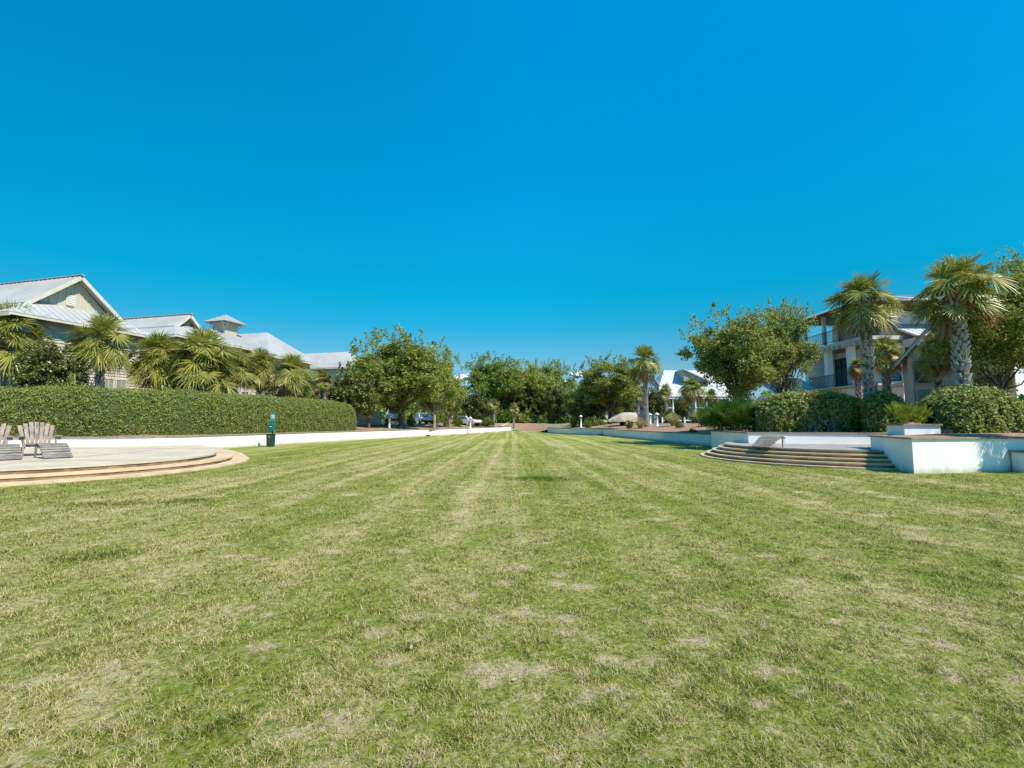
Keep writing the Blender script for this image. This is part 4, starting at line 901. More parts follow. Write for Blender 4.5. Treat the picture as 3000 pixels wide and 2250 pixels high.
m = MB(); roof_plane(m, [(8.4, 99.3, 4.3), (21.6, 99.3, 4.3), (21.6, 105, 6.4), (8.4, 105, 6.4)], .12, .6); part('roof', m, 'white_roof', gl2)
for x in (10.5, 13.5, 16.5, 19.5): window(gl2, (x, 100, 2.9), 1.0, 1.7, (0, -1), glass='glass', frame='white')

# ------------------------------------------------------------------ three-storey white stucco house on the right
wh = thing('house', 'white three storey stucco house with balconies behind the two tall palms', 'house', (30, 36, 1.3))
m = MB(); m.prism([(26.2, 32.6), (40, 32.6), (40, 38.3), (26.2, 38.3)], .9, 7.0); m.prism([(24.0, 31.4), (26.2, 31.4), (26.2, 38.3), (24.0, 38.3)], .9, 3.85); part('wall', m, 'bright', wh)
for y0, y1, xe in ((37.65, 38.2, 26.15), (35.4, 35.8, 24.4), (33.0, 33.4, 24.4), (31.5, 31.9, 24.4)):
    m = MB(); m.prism([(24.0, y0), (xe, y0), (xe, y1), (24.0, y1)], 4.01, 6.95); part('porch_pier', m, 'bright', wh)
m = MB(); m.prism([(23.75, 31.2), (26.3, 31.2), (26.3, 38.4), (23.75, 38.4)], 7.0, 7.25); m.prism([(23.7, 31.1), (26.25, 31.1), (26.25, 38.35), (23.7, 38.35)], 3.87, 4.0); part('balcony_slab', m, 'trim', wh)
for y in np.arange(31.6, 38.35, .55):
    m = MB(); m.box((23.85, y, 6.87), (.42, .2, .22)); part('corbel', m, 'trim', wh)
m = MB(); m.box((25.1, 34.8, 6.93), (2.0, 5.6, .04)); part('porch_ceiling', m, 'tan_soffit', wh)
for y in (36.98,): 
    dr = MB()
    for yy in (y - .6, y, y + .6): dr.box((26.14, yy, 5.15), (.1, .12, 2.5))
    for zz in (3.98, 5.85, 6.4): dr.box((26.14, y, zz), (.11, 1.3, .12))
    for yy in (y - .3, y + .3):
        for zz in (4.6, 5.2): dr.box((26.15, yy, zz), (.06, .5, .04))
        dr.box((26.15, yy, 5.2), (.055, .04, 2.4))
    do = part('french_door', dr, 'navy', wh); m = MB(); m.box((26.17, y, 5.2), (.03, 1.15, 2.35)); part('pane', m, 'blue_glass', do)
m = MB(); m.prism([(26.4, 32.9), (40, 32.9), (40, 38.2), (26.4, 38.2)], 7.02, 9.3); part('upper_wall', m, 'bright', wh)
for y in (33.8, 35.4, 37.0): window(wh, (26.4, y, 8.3), .9, 1.8, (-1, 0), glass='glass', frame='navy')
for y in (31.5, 33.2, 35.6, 37.9):
    m = MB(); m.box((24.0, y, 8.4), (.22, .22, 2.3)); part('balcony_column', m, 'trim', wh)
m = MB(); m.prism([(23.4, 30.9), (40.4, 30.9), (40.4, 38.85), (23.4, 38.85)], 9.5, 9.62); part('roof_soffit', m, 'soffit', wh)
m = MB(); roof_plane(m, [(23.3, 30.8, 9.62), (23.3, 38.95, 9.62), (28, 35.5, 11.2)], .08, .5); roof_plane(m, [(23.3, 30.8, 9.62), (28, 35.5, 11.2), (36, 35.5, 11.2), (40.5, 30.8, 9.62)], .08, .5); roof_plane(m, [(23.3, 38.95, 9.62), (40.5, 38.95, 9.62), (36, 35.5, 11.2), (28, 35.5, 11.2)], .08, 0); part('roof', m, 'white_roof', wh)
def railing(a, b, h, parent):
    a, b = np.array(a, float), np.array(b, float); m = MB(); m.beam(a + [0, 0, h], b + [0, 0, h], .05, .04); m.beam(a + [0, 0, .1], b + [0, 0, .1], .04, .03)
    n = int(np.linalg.norm(b - a) / .13)
    for i in range(n + 1):
        p = a + (b - a) * i / n; m.box((p[0], p[1], p[2] + h / 2 + .04), (.02, .02, h - .05))
    return part('railing', m, 'iron', parent)
railing((23.85, 31.4, 7.27), (23.85, 38.3, 7.27), .95, wh); railing((23.95, 32.3, 4.0), (23.95, 37.6, 4.0), .95, wh)
# side block with gable roof and low balcony
m = MB(); m.prism([(27.3, 30.9), (38, 30.9), (38, 32.5), (27.3, 32.5)], .9, 7.15); m.prism([(24.6, 29.4), (27.9, 29.4), (27.9, 30.8), (24.6, 30.8)], .9, 3.65); part('wall', m, 'bright', wh)
m = MB(); m.box((26.25, 30.0, 3.78), (3.7, 1.7, .2)); part('balcony_slab', m, 'trim', wh)
railing((24.7, 29.3, 3.9), (27.9, 29.3, 3.9), .9, wh)
m = MB(); roof_plane(m, [(26.4, 30.3, 7.1), (40, 30.3, 7.1), (40, 34, 8.95), (26.4, 34, 8.95)], .1, .5); part('gable_roof', m, 'white_roof', wh)
m = MB(); m.beam((26.38, 30.25, 6.98), (26.38, 34, 8.84), .06, .24, (1, 0, 0)); m.beam((26.4, 30.28, 6.95), (40, 30.28, 6.95), .06, .2); part('rake_trim', m, 'soffit', wh)
window(wh, (27.3, 31.7, 5.6), 1.0, 1.9, (-1, 0), glass='blue_glass', frame='navy', bars=1); window(wh, (26.7, 32.6, 5.4), .9, 2.2, (0, -1), glass='blue_glass', frame='navy', bars=1)
# lower link roof in front of the white house, left
m = MB(); roof_plane(m, [(20.2, 36.0, 3.7), (24.0, 36.0, 3.7), (24.0, 39.0, 5.1), (20.2, 39.0, 5.1)], .12, .5); part('lean_to_roof', m, 'white_roof', wh)
m = MB(); m.prism([(20.6, 36.4), (23.95, 36.4), (23.95, 39), (20.6, 39)], .9, 3.6); part('wall', m, 'stucco', wh)
m = MB(); a, b = (22.0, 35.2, 3.2), (24.0, 35.2, 4.3); m.beam((21.6, 34.6, 2.3), (23.9, 34.6, 3.75), .12, .34); part('stair_stringer', m, 'grey_siding', wh)
# beige gable-fronted cottage
bc = thing('cottage', 'beige gable fronted cottage beside the tallest palm on the right', 'house', (19.75, 24.0, 1.2))
m = MB(); m.prism([(20.45, 24.6), (25.2, 24.6), (25.2, 28), (20.45, 28)], .8, 4.75); m.add([(20.45, 24.6, 4.75), (25.2, 24.6, 4.75), (22.8, 24.6, 7.3), (20.45, 28, 4.75), (25.2, 28, 4.75), (22.8, 28, 7.3)], [(0, 1, 2), (5, 4, 3)]); part('wall', m, 'beige_siding', bc)
m = MB(); roof_plane(m, [(19.75, 24.0, 4.45), (22.8, 24.0, 7.55), (22.8, 28.2, 7.55), (19.75, 28.2, 4.45)], .12, .5); roof_plane(m, [(25.9, 24.0, 4.45), (25.9, 28.2, 4.45), (22.8, 28.2, 7.55), (22.8, 24.0, 7.55)], .12, .5); part('roof', m, 'metal_roof', bc)
m = MB(); m.beam((19.75, 24.02, 4.30), (22.8, 24.02, 7.40), .05, .24, (0, 1, 0)); m.beam((25.9, 24.02, 4.30), (22.8, 24.02, 7.40), .05, .24, (0, 1, 0)); part('rake_trim', m, 'beige_siding', bc)
m = MB(); m.box((20.5, 24.52, 2.75), (.22, .14, 3.9)); part('corner_board', m, 'trim', bc)
window(bc, (21.15, 24.6, 2.35), .85, 1.6, (0, -1), glass='blind', frame='trim')
m = MB(); m.box((21.15, 24.57, 3.85), (.82, .03, .9)); pn = part('panel_window', m, 'glass', bc)
m = MB()
for a, b in (((20.74, 24.54, 3.4), (21.56, 24.54, 4.3)), ((21.56, 24.535, 3.4), (20.74, 24.535, 4.3)), ((20.74, 24.53, 3.38), (21.56, 24.53, 3.38)), ((20.74, 24.53, 4.32), (21.56, 24.53, 4.32))): m.beam(a, b, .03, .05, (0, 1, 0))
part('cross_brace', m, 'trim', pn)

bc.rotation_euler.z = R(-36); bc.scale = (.80, 1, 1)

# ------------------------------------------------------------------ hedges
hedge('long clipped green hedge along the left wall behind the wooden chairs', [(-38, 22.6), (-26, 23.3), (-20.5, 24.2), (-18.6, 26.0), (-17.3, 30.0), (-15.7, 35.5), (-14.35, 39.3)], 1.15, .66, 3.17, 170000, .068, endr=1.5, topround=.55)
hedge('broad clipped hedge behind the right patio wall with bare stems at its foot', [(12.55, 22.0), (15.1, 21.7)], 1.15, .90, 2.80, 20000, .10, endr=1.2, topround=.5, stems=5)
hedge('narrow dark clipped hedge at the foot of the nearer grey palm trunk', [(15.5, 20.05), (16.0, 19.95)], .72, .90, 2.75, 8000, .09, endr=.6, topround=.5)
hedge('rounded clipped hedge on the large white planter', [(15.3, 16.4), (17.0, 16.7)], 1.0, .96, 2.62, 17000, .085, endr=.85, topround=.68)

# ------------------------------------------------------------------ oaks, magnolias
def stained(m, lo, hi, col, amount):
    """soil splashed up from the grass line and faint runs below the cap"""
    nt = m.node_tree; b = nt.nodes['Principled BSDF']; src = b.inputs['Base Color'].links[0].from_socket
    sp = nt.nodes.new('ShaderNodeSeparateXYZ'); nt.links.new(nt.nodes.new('ShaderNodeNewGeometry').outputs['Position'], sp.inputs[0])
    f = noise(nt, position(nt, (1, 1, .3)), 3.5, 6, .7); z = math_n(nt, 'ADD', sp.outputs[2], math_n(nt, 'MULTIPLY', math_n(nt, 'SUBTRACT', f, .5), .35))
    k = nt.nodes.new('ShaderNodeMapRange'); nt.links.new(z, k.inputs[0]); k.inputs[1].default_value = lo; k.inputs[2].default_value = hi; k.inputs[3].default_value = amount; k.inputs[4].default_value = 0
    r = math_n(nt, 'MULTIPLY', ramp(nt, noise(nt, position(nt, (2.5, 2.5, .12)), 2.0, 4, .7), .60, .8), .32)
    nt.links.new(mix_c(nt, math_n(nt, 'MAXIMUM', k.outputs[0], r), src, col), b.inputs['Base Color'])
stained(MT['stucco'], .0, .20, (.34, .30, .23), .65)
OAK_N = [oak_mesh(31, 84, 34, 14, .15, sprigs=34), oak_mesh(47, 80, 34, 14, .15, sprigs=38, trunks=2)]
OAK_F = [oak_mesh(61, 84, 34, 17, .16, clear=1.2, sprigs=34, mat='oak'), oak_mesh(72, 80, 34, 17, .16, clear=.9, sprigs=40, trunks=3, mat='oak_dark'), oak_mesh(85, 80, 34, 17, .16, clear=1.2, sprigs=30, mat='oak_pale', bark='pale_bark')]
MAG = [oak_mesh(93, 75, 22, 11, .24, height=5.5, rad=2.4, clear=.9, sprigs=10, mat='magnolia', droop=.5), oak_mesh(97, 80, 24, 12, .15, height=5.5, rad=2.4, clear=.6, sprigs=10, mat='magnolia', droop=.5)]
def tree(ms, px, Y, top_y, wpx, label, group, name='oak_tree', cat='tree', rz=None, hgt=8.35, wid=5.9, base=None):
    p = at(px, top_y, Y); z = tz(p[0], Y) if base is None else base
    w = wpx / 1374 * Y
    return place_tree(ms, name, label, cat, p[0], Y, z - .05, w / wid, (p[2] - z) / hgt, random.random() * 6.28 if rz is None else rz, group)
GO = 'oak trees round the lawn'
tree(OAK_N[0], 2150, 29.5, 893, 300, 'large spreading oak with a dark trunk rising behind the dark green palmettos', GO, rz=.6)
tree(OAK_N[1], 2285, 31, 885, 195, 'taller narrow oak with a pale leaning trunk behind the broad clipped hedge', GO, rz=2.2)
tree(OAK_N[1], 2890, 19.2, 765, 300, 'big leafy oak filling the right edge behind the tallest palm', GO, rz=4.0)
tree(OAK_N[0], 3010, 21.0, 705, 190, 'tall oak cut off at the upper right corner of the photo', GO, rz=1.0)
tree(OAK_F[0], 1180, 49, 968, 300, 'tallest oak in the left group, behind the white truck', GO, rz=.3)
tree(OAK_F[0], 1085, 46, 1045, 170, 'shorter oak with a dark trunk at the left of the left group', GO, rz=2.3)
tree(OAK_F[2], 1275, 55, 1012, 160, 'paler oak at the right of the left group', GO, rz=1.1)
tree(OAK_F[2], 1318, 60, 1085, 90, 'small oak with a pinkish trunk between the left and central groups', GO, rz=5.1)
tree(OAK_F[1], 1442, 99, 1036, 190, 'dark oak at the left of the central group', GO, rz=.9)
tree(OAK_F[2], 1540, 103, 1050, 185, 'pale green oak in the middle of the central group', GO, rz=4.4)
tree(OAK_F[1], 1618, 106, 1055, 150, 'dense dark oak at the right of the central group', GO, rz=3.0)
tree(OAK_F[0], 1785, 62, 1038, 215, 'oak with a grey trunk left of the lone tall palm', GO, rz=3.7)
tree(OAK_F[1], 1700, 70, 1118, 110, 'low dark oak with leaning limbs left of the far bollard', GO, rz=5.5)
GM = 'magnolias'
tree(MAG[0], 1025, 41.5, 1078, 150, 'dark magnolia just behind the far end of the long hedge', GM, 'magnolia_tree', hgt=5.7, wid=4.5, rz=.5)
tree(MAG[1], 160, 26.5, 985, 190, 'dark magnolia with russet leaves between the two palms at far left', GM, 'magnolia_tree', hgt=5.7, wid=4.5, rz=2.0)
tree(MAG[0], 1393, 74, 1148, 105, 'small russet magnolia in front of the central oaks', GM, 'magnolia_tree', hgt=5.7, wid=4.5, rz=4.1)
tree(MAG[0], 1925, 66, 1135, 75, 'dark green magnolia beside the lone tall palm trunk', GM, 'magnolia_tree', hgt=5.7, wid=4.5, rz=1.4)
tree(MAG[0], 1998, 60, 1160, 55, 'narrow russet magnolia in front of the screened porch', GM, 'magnolia_tree', hgt=5.7, wid=4.5, rz=2.9)
for px_, Y_, t_, w_, k_, l_ in ((1640, 94, 1128, 110, 1, 'dark magnolia under the right side of the central oaks'), (1560, 99, 1150, 110, 0, 'dark magnolia filling the gap below the middle central oak'), (1490, 101, 1148, 100, 1, 'dark magnolia at the left foot of the central oaks'),
        (1738, 66, 1120, 115, 0, 'dark magnolia behind the leaning oak left of the lone palm'), (1825, 68, 1145, 100, 1, 'dark magnolia behind the covered boat'), (1345, 84, 1125, 95, 0, 'dark magnolia between the pinkish trunk and the central oaks')):
    tree(MAG[k_], px_, Y_, t_, w_, l_, GM, 'magnolia_tree', hgt=5.7, wid=4.5, rz=px_ * .1)
tree(MAG[0], 905, 45, 1120, 130, 'dark magnolia filling the gap right of the last left palm', GM, 'magnolia_tree', hgt=5.7, wid=4.5, rz=3.3)
# ------------------------------------------------------------------ palms
GP = 'palms along the clubhouse'
palm(30, 26.5, 987, 242, 'leftmost palm with a full crown at the left edge', 4, group=GP, rz=.3)
palm(118, 29.0, 967, 192, 'palm behind the leftmost palm, below the big gable', 4, group=GP, rz=1.9)
palm(300, 27.5, 1000, 205, 'palm with brown hanging fronds in front of the cream wall window', 1, group=GP, rz=4.0)
palm(465, 30.0, 1052, 197, 'palm left of the largest palm, over the dark doorway', 4, group=GP, rz=2.6)
palm(592, 30.5, 1062, 248, 'largest low palm in the middle of the clubhouse row', 4, group=GP, rz=.9)
palm(762, 36.0, 1077, 141, 'palm over the pergola beam, below the pale hipped roof', 4, group=GP, rz=3.1)
palm(855, 36.5, 1105, 169, 'palm right of the pergola with brown lower fronds', 2, group=GP, rz=5.0)
palm(528, 33.0, 1060, 150, 'palm half hidden between the doorway palm and the largest low palm', 2, group=GP, rz=.4)
palm(690, 34.0, 1075, 140, 'low palm just left of the pergola beam', 4, group=GP, rz=1.6)
palm(205, 30.5, 985, 150, 'palm behind the magnolia below the big gable', 2, group=GP, rz=2.2)
palm(945, 41.0, 1117, 112, 'smallest palm at the right end of the clubhouse row', 3, group=GP, rz=1.2, r=.15)
GQ = 'palms on the right'
palm(2535, 22.0, 885, 230, 'tall palm with a grey crosshatched trunk, left of the tallest pair', 1, group=GQ, rz=2.0, r=.235, lean=(-.15, 0), zs=.9)
palm(2800, 18.3, 855, 280, 'tallest nearest palm with a thick grey trunk behind the round hedge', 0, group=GQ, rz=.5, r=.235, lean=(0, 0), zs=.92)
palm(2592, 27.5, 1035, 125, 'short palm right of the left grey trunk, before the white house', 2, group=GQ, rz=1.0, r=.17)
palm(2512, 30.0, 1075, 90, 'low palm left of the grey trunk, before the french door', 3, group=GQ, rz=2.5, r=.15)
palm(2745, 21.5, 1035, 120, 'short palm with tall upright crown before the beige cottage', 2, group=GQ, rz=4.6, r=.17, zs=1.25)
palm(3290, 12.4, 880, 300, 'palm at the right end of the planters whose fronds shade the sunlit planter face', 2, group=GQ, rz=.8, base=0.0, r=.2)
palm(1889, 50, 1062, 128, 'lone tall palm with a slim trunk right of centre', 1, group=GQ, rz=.2, r=.20)
palm(1950, 62, 1145, 70, 'small palm with a thin trunk below the white roof', 3, group=GQ, rz=1.7, r=.14)
palm(2028, 56, 1140, 90, 'small palm with a thicker trunk before the screened porch', 2, group=GQ, rz=3.0, r=.19)
palm(2083, 58, 1160, 70, 'small palm with a reddish trunk under the spreading oak', 3, group=GQ, rz=4.0, r=.17)
palm(1868, 64, 1150, 70, 'small yellowish palm behind the lone tall palm', 3, group=GQ, rz=5.0, r=.15)
palm(1447, 80, 1185, 60, 'small drooping palm under the central oaks, left', 3, group=GQ, rz=.7, r=.15)
palm(1505, 84, 1195, 55, 'small yellowish palm under the central oaks, right', 3, group=GQ, rz=2.7, r=.15)
# ------------------------------------------------------------------ palmettos, shrubs, ornamental grass
PM = [palmetto(5, 64, 1.1, 'palmetto', lo=28), palmetto(9, 56, .9, 'palmetto', lo=32)]; PL = palmetto(14, 34, .45, 'lime', .46, .8, 52)
SH = [shrub_mesh(1, 26, .11, 'shrub'), shrub_mesh(2, 26, .11, 'russet'), shrub_mesh(3, 26, .12, 'hedge')]
GPM = 'saw palmettos on the right bank'
for i, (px, Y, s, l) in enumerate(((2112, 25.5, 1.0, 'dark green saw palmetto at the left of the clump by the low blue wall'), (2160, 24.3, 1.15, 'dark green saw palmetto in the middle of the clump under the spreading oak'), (2208, 23.6, 1.0, 'dark green saw palmetto touching the broad clipped hedge'), (2140, 27.5, 1.4, 'dark green saw palmetto at the back of the clump under the spreading oak'))):
    x = at(px, 1238, Y)[0]; single('saw_palmetto', PM[i % 2], l, 'palmetto', (x, Y, tz(x, Y)), GPM, (s, s, s * 1.12), i * 1.3)
x = at(2985, 1238, 16.6)[0]; single('saw_palmetto', PM[0], 'bright saw palmetto cut off by the right edge beside the round hedge', 'palmetto', (x, 16.9, .95), GPM, (.8, .8, 1.05), 2)
for px, Y, s, l in ((2645, 15.95, .85, 'lime green palmetto at the left of the small square planter'), (2692, 16.0, .75, 'lime green palmetto at the right of the small square planter')):
    x = at(px, 1238, Y)[0]; single('lime_palmetto', PL, l, 'palmetto', (x, Y, 1.33), 'lime palmettos in the small planter', (s * .62, s * .62, s * .85), px)
GS = 'low shrubs under the trees'
shr = [(1135, 50.5, 22, 1226, 1, 'yellowish shrub beside the leftmost bollard'), (1205, 55, 30, 1200, 0, 'bright green shrub right of the white truck'), (1420, 78, 70, 1205, 0, 'dark green shrub under the russet magnolia'),
       (1490, 95, 70, 1196, 0, 'green shrub at the left of the central mulch'), (1545, 96, 70, 1190, 2, 'tall green shrub in the middle of the central mulch'), (1595, 93, 34, 1214, 0, 'bright round shrub at the edge of the central mulch'), (1655, 94, 60, 1205, 0, 'green shrub right of the bright round shrub'),
       (1530, 95, 60, 1208, 2, 'broad shrub in front of the middle central oak'), (1625, 97, 60, 1180, 2, 'tall dark shrub under the right central oak'), (1470, 97, 90, 1178, 0, 'tall green shrub under the left central oak'), (1695, 76, 70, 1185, 0, 'dark shrub between the central oaks and the leaning oak'),
       (1365, 88, 70, 1180, 2, 'tall shrub behind the parked white car'), (1265, 66, 60, 1185, 0, 'green shrub behind the white car right of the truck'), (1180, 68, 60, 1190, 2, 'leafy shrub behind the white truck'), (1745, 72, 70, 1180, 0, 'green shrub behind the oak left of the lone palm'), (1835, 68, 60, 1180, 2, 'green shrub behind the covered boat'),
       (1680, 62, 24, 1222, 1, 'small yellow green shrub left of the far bollard'), (1722, 57, 26, 1224, 0, 'green shrub just right of the far bollard'), (1748, 60, 50, 1215, 2, 'dark shrub under the oak left of the lone tall palm'),
       (1845, 50, 28, 1224, 1, 'yellow green shrub between the covered boat and the pale grass'), (1965, 60, 50, 1190, 0, 'dark green shrub behind the two bollards'), (2040, 50, 55, 1195, 1, 'russet shrub at the foot of the thicker small palm'), (1990, 42, 28, 1226, 2, 'dark tuft of shrub in front of the right pale grass clump'),
       (2065, 40, 50, 1195, 1, 'russet shrub left of the dark palmettos'), (2030, 33, 30, 1252, 0, 'low dark shrub on the mulch bank above the blue shaded wall'),
       (130, 25.3, 130, 1090, 1, 'russet shrub just above the hedge at far left'), (230, 26, 110, 1075, 2, 'leafy shrub above the hedge below the second palm'), (40, 27, 140, 1080, 0, 'dark shrub under the leftmost palm'), (408, 30.5, 40, 1125, 0, 'small shrub at the corner of the cream wall'),
       (900, 40, 90, 1140, 2, 'shrub under the smallest left palm'), (985, 39.5, 70, 1165, 0, 'dark shrub at the far end of the long hedge'),
       (470, 29, 120, 1110, 2, 'dark shrub under the palm over the doorway'), (545, 29.5, 110, 1100, 0, 'leafy shrub left of the largest low palm'), (660, 31.5, 110, 1118, 2, 'leafy shrub right of the largest low palm'), (800, 36, 90, 1125, 0, 'dark shrub at the right end of the pergola'), (885, 38, 80, 1120, 1, 'russet shrub between the last two left palms'),
       (2575, 25, 75, 1095, 2, 'leafy shrub behind the narrow dark hedge'), (2455, 26.0, 70, 1100, 1, 'yellow green shrub above the broad hedge before the white house'), (2670, 18.0, 26, 1150, 1, 'thin dark shrub beside the lime palmettos'), (1340, 66, 40, 1196, 0, 'green shrub left of the parked white car'), (1310, 64, 40, 1175, 2, 'pale shrub behind the pinkish trunk'), (2880, 22, 240, 1080, 0, 'wide dark shrub behind the round hedge')]
for i, (px, Y, w, ty, k, l) in enumerate(shr):
    p = at(px, ty, Y); z = tz(p[0], Y); s = w / 1374 * Y / 1.9; single('shrub', SH[k], l, 'shrub', (p[0], Y, z - .05), GS, (s, s, max(p[2] - z + .05, .3) / 1.15), i * 1.7)
def grass_clump(seed, n, h, r):
    g = np.random.default_rng(seed); a = g.random(n) * 2 * np.pi; q = g.random(n); L = h * (.75 + .4 * g.random(n)); ts = np.array([0, .4, .75, 1.0])
    d = np.stack([np.cos(a), np.sin(a), 0 * a], 1); out = r * q[:, None] * (.15 + .85 * ts ** 1.6); z = L[:, None] * (ts - .38 * q[:, None] * ts ** 2.2)
    P = d[:, None] * out[..., None]; P[..., 2] = z; s = np.stack([-np.sin(a), np.cos(a), 0 * a], 1)[:, None] * np.array([.012, .011, .008, .003])[None, :, None]
    me = grid_mesh('ornamental_grass', np.stack([P - s, P + s], 2), 4, 2); me.materials.append(MT['straw']); return me
GC = grass_clump(4, 1400, 1.5, 1.15)
for px, Y, s, l in ((1876, 47.5, .78, 'pale straw grass clump at the foot of the lone tall palm'), (1972, 46, .92, 'larger pale straw grass clump right of the white bollard')):
    x = at(px, 1238, Y)[0]; single('ornamental_grass', GC, l, 'grass clump', (x, Y, tz(x, Y) - .05), 'pale ornamental grass clumps', (s, s, s))

# ------------------------------------------------------------------ bollard lights
def bollard(px, Y, top_y, label, mat='white'):
    x = at(px, 1238, Y)[0]; z = tz(x, Y); h = at(px, top_y, Y)[2] - z; t = thing('bollard_light', label, 'bollard', (x, Y, z), 'bollard lights along the banks')
    m = MB(); m.lathe([(.15, -.05), (.15, .06), (.11, .08), (.11, h * .72), (.13, h * .73), (.13, h * .78)]); part('post', m, mat, t, True, local=True)
    m = MB(); m.lathe([(.09, h * .78), (.09, h * .86)]); part('lamp', m, 'glass', t, local=True)
    m = MB(); m.lathe([(.25, h * .855), (.24, h * .88), (.10, h * .97), (.03, h), (.005, h * 1.005)]); part('cap', m, mat, t, True, local=True)
bollard(1925, 48.5, 1209, 'white bollard light between the two pale grass clumps')
bollard(1905, 55, 1211, 'shaded bollard light behind the left pale grass clump')
bollard(1702, 60, 1216, 'far bollard light with a white cap left of the far curved wall')
bollard(1141, 47.5, 1217, 'shaded bollard light in front of the white truck')
bollard(1378, 60, 1221, 'shaded bollard light beside the parked white car')
# ------------------------------------------------------------------ vehicles
def vehicle(name, label, loc, rz, L, Wd, prof_low, prof_cab, wheels, s=1.0, paint='car', cat='car'):
    """side profiles in (y, z), nose at +y"""
    t = thing(name, label, cat, loc, 'vehicles parked behind the trees', rz)
    m = MB(); k = len(prof_low); w = Wd / 2
    vs = [(-w, y, z) for y, z in prof_low] + [(w, y, z) for y, z in prof_low]
    m.add(vs, [tuple(range(k)), tuple(range(2 * k - 1, k - 1, -1))] + [((i + 1) % k, i, k + i, k + (i + 1) % k) for i in range(k)]); part('body', m, paint, t, local=True, bevel=.06)
    m = MB(); k = len(prof_cab); ins = lambda z: w * (.96 if z < prof_cab[0][1] + .05 else .80)
    vs = [(-ins(z), y, z) for y, z in prof_cab] + [(ins(z), y, z) for y, z in prof_cab]
    m.add(vs, [tuple(range(k)), tuple(range(2 * k - 1, k - 1, -1))] + [((i + 1) % k, i, k + i, k + (i + 1) % k) for i in range(k)]); cb = part('cabin', m, paint, t, local=True, bevel=.05)
    (y0, z0), (y1, z1), (y2, z2), (y3, z3) = prof_cab
    def pane(a, b, c, d, f=.14, off=.012):
        q = [np.array(p, float) for p in (a, b, c, d)]; ctr = sum(q) / 4; q = [ctr + (p - ctr) * (1 - f) for p in q]; nr = np.cross(q[1] - q[0], q[2] - q[0]); nr /= np.linalg.norm(nr)
        if nr @ (ctr - np.array([0, (y0 + y3) / 2, (z0 + z1) / 2])) < 0: nr = -nr
        m = MB(); m.slab([p + nr * off for p in q] if np.cross(q[1] - q[0], q[2] - q[0]) @ nr > 0 else [p + nr * off for p in q[::-1]], nr, .02); part('window', m, 'glass', cb, local=True)
    a = w * .96; b = w * .80
    pane((-a, y0, z0), (a, y0, z0), (b, y1, z1), (-b, y1, z1)); pane((a, y3, z3), (-a, y3, z3), (-b, y2, z2), (b, y2, z2))
    for sgn in (-1, 1): pane((sgn * a, y0, z0), (sgn * a, y3, z3), (sgn * b, y2, z2), (sgn * b, y1, z1), .2)
    for y in wheels:
        for sgn in (-1, 1):
            m = MB(); m.wheel((sgn * (w - .08), y, .34), (1, 0, 0), .34, .22); wo = part('wheel', m, 'rubber', t, local=True)
            m = MB(); m.wheel((sgn * (w + .025), y, .34), (1, 0, 0), .20, .04, 10); part('rim', m, 'rim', wo, local=True)
    for sgn in (-1, 1):
        m = MB(); m.box((sgn * (w - .16), -L / 2 - .004, .82), (.2, .03, .22)); part('tail_light', m, 'red', t, local=True)
        m = MB(); m.box((sgn * (w - .22), L / 2 + .004, .70), (.3, .03, .14)); part('headlight', m, 'rim', t, local=True)
    m = MB(); m.box((0, -L / 2 - .03, .45), (Wd * .96, .10, .2)); m.box((0, L / 2 + .03, .42), (Wd * .96, .10, .2)); part('bumper', m, 'iron', t, local=True)
    return t
x = at(1148, 1238, 58)[0]
vehicle('pickup_truck', 'white pickup truck parked behind the dark oak trunks on the left', (x, 59.5, tz(x, 59.5)), R(190), 5.4, 1.98, [(-2.7, .42), (-2.7, 1.15), (2.6, 1.12), (2.7, .75), (2.65, .42)], [(-.7, 1.15), (-.45, 1.82), (.75, 1.82), (1.5, 1.13)], (-1.65, 1.75), cat='truck')
x = at(1236, 1238, 62)[0]
vehicle('parked_car', 'white car mostly hidden behind a slender trunk right of the truck', (x, 63, tz(x, 63)), R(205), 4.5, 1.8, [(-2.2, .35), (-2.25, .95), (2.0, .9), (2.25, .65), (2.2, .35)], [(-1.7, .95), (-1.2, 1.5), (.3, 1.5), (1.1, .92)], (-1.35, 1.35))
x = at(1368, 1238, 72)[0]
vehicle('parked_car', 'white car with a dark windscreen beneath the russet magnolia', (x, 72.5, tz(x, 72.5)), R(235), 4.5, 1.8, [(-2.2, .35), (-2.25, .95), (2.0, .9), (2.25, .65), (2.2, .35)], [(-1.7, .95), (-1.2, 1.5), (.3, 1.5), (1.1, .92)], (-1.35, 1.35))
# boat under a tarp on its trailer
x = at(1823, 1238, 56)[0]; z = tz(x, 56)
bt = thing('covered_boat', 'boat under a striped beige tarp on a trailer behind the right bank', 'boat', (x, 56, z), rz=R(8))
m = MB(); ns, nc = 22, 17; V = []
for i in range(ns):
    u = i / (ns - 1); yx = -1.75 + 3.4 * u; top_ = .62 + .95 * min(1, u / .55) ** .8 - .06 * max(0, u - .6); hw = .85 * (.25 + .75 * min(1, u / .4)); 
    for j in range(nc):
        a = math.pi * j / (nc - 1); ce = math.copysign(abs(math.cos(a)) ** .6, math.cos(a)); V.append((yx, ce * hw, .45 + (top_ - .45) * math.sin(a) ** .8 + .035 * math.sin(j * 2.6 + i * 1.1) + .02 * math.sin(i * 2.3)))
m.add(V, [(i * nc + j, i * nc + j + 1, (i + 1) * nc + j + 1, (i + 1) * nc + j) for i in range(ns - 1) for j in range(nc - 1)] + [tuple(range(nc)), tuple((ns - 1) * nc + j for j in range(nc - 1, -1, -1))]); part('tarp', m, 'tarp', bt, True, local=True)
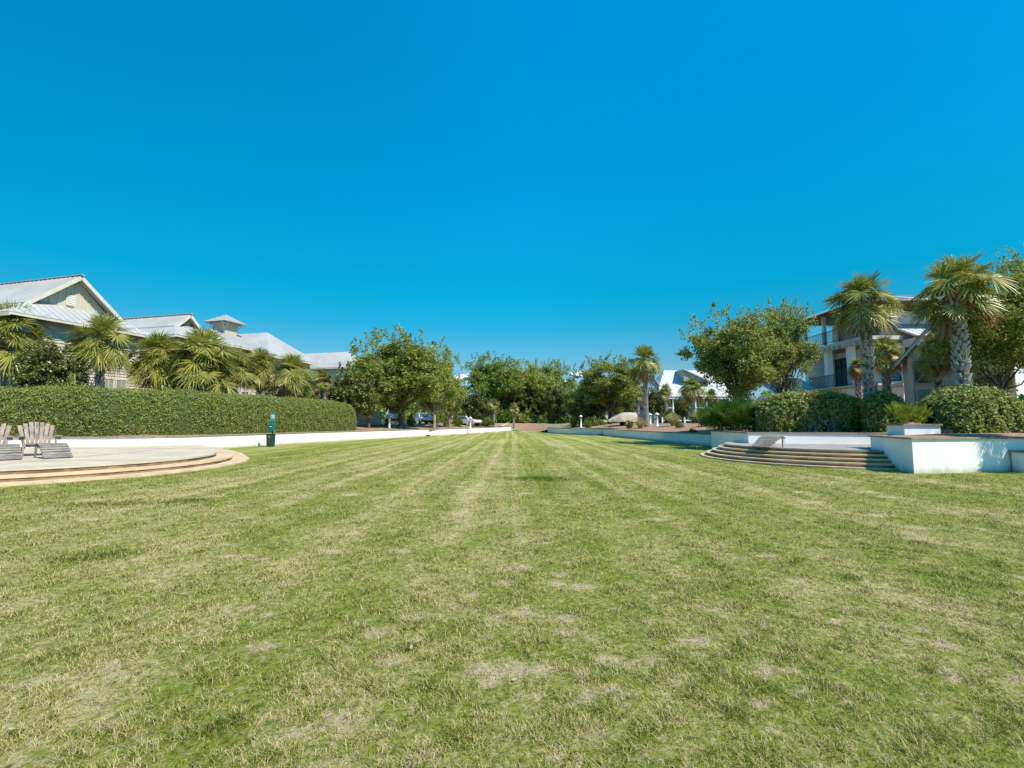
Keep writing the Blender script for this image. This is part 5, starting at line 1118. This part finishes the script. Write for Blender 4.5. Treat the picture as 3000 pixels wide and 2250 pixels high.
m = MB(); m.beam((-2.1, 0, .38), (1.6, 0, .38), .10, .10); m.beam((.3, -.8, .34), (.3, .8, .34), .08, .08); m.box((.2, 0, .42), (2.6, .9, .1)); part('trailer_frame', m, 'iron', bt, local=True)
for y in (-.85, .85):
    m = MB(); m.wheel((.3, y, .31), (0, 1, 0), .31, .2); wo = part('wheel', m, 'rubber', bt, local=True); m = MB(); m.wheel((.3, y * 1.12, .31), (0, 1, 0), .19, .05, 10); part('rim', m, 'white', wo, local=True)
x = at(1684, 1238, 64)[0]; m = MB(); m.lathe([(.42, -.05), (.46, .12), (.36, .26), (.12, .31), (.01, .31)], (0, 0, 0), 9); o = part('boulder', m, 'stone', None, True); o.location = (x, 64, tz(x, 64)); tag(o, 'pale boulder on the mulch left of the far bollard', 'boulder')

# ------------------------------------------------------------------ distant wood and clouds
def wood():
    n = 60000; px = rng.uniform(900, 2700, n); Y = rng.uniform(128, 165, n); hmax = 7.5 + 1.6 * np.sin(px * .031) + 1.0 * np.sin(px * .09 + 1)
    X = (px - 1500) / 1374 * Y; z = 1.3 + hmax * rng.random(n) ** .7; P = np.stack([X, Y, z], 1)
    me = poly_mesh('distant_wood', leaf_quads(P, .95, .6, unit(rng.normal(size=(n, 3)) + [0, -.3, .6])), 4); o = link('distant_wood', me, 'oak_dark'); o['kind'] = 'stuff'; o['label'] = 'band of distant trees low on the horizon'
wood()
def cloud(px, py, Y, r, seed, label):
    g = np.random.default_rng(seed); c = at(px, py, Y); m = MB()
    for i in range(34):
        q = g.normal(size=3) * [r * .62, r * .5, r * .26]; q[2] = abs(q[2]) - r * .2; rr = r * g.uniform(.14, .36) * (1 - .3 * abs(q[0]) / (r * 1.6)); k = 14
        m.lathe([(rr * math.sin(math.pi * (j + .02) / 9.04), -rr * math.cos(math.pi * (j + .02) / 9.04)) for j in range(10)], c + q, k)
    o = part('cloud', m, 'cloud', None, True); o['kind'] = 'structure'; o['label'] = label
cloud(1352, 1108, 1500, 22, 1, 'small white cloud behind the oaks left of centre'); cloud(1692, 1098, 1500, 20, 2, 'small white cloud behind the oaks right of centre'); cloud(1662, 1118, 1600, 14, 5, 'white cloud low between the central and right oaks')
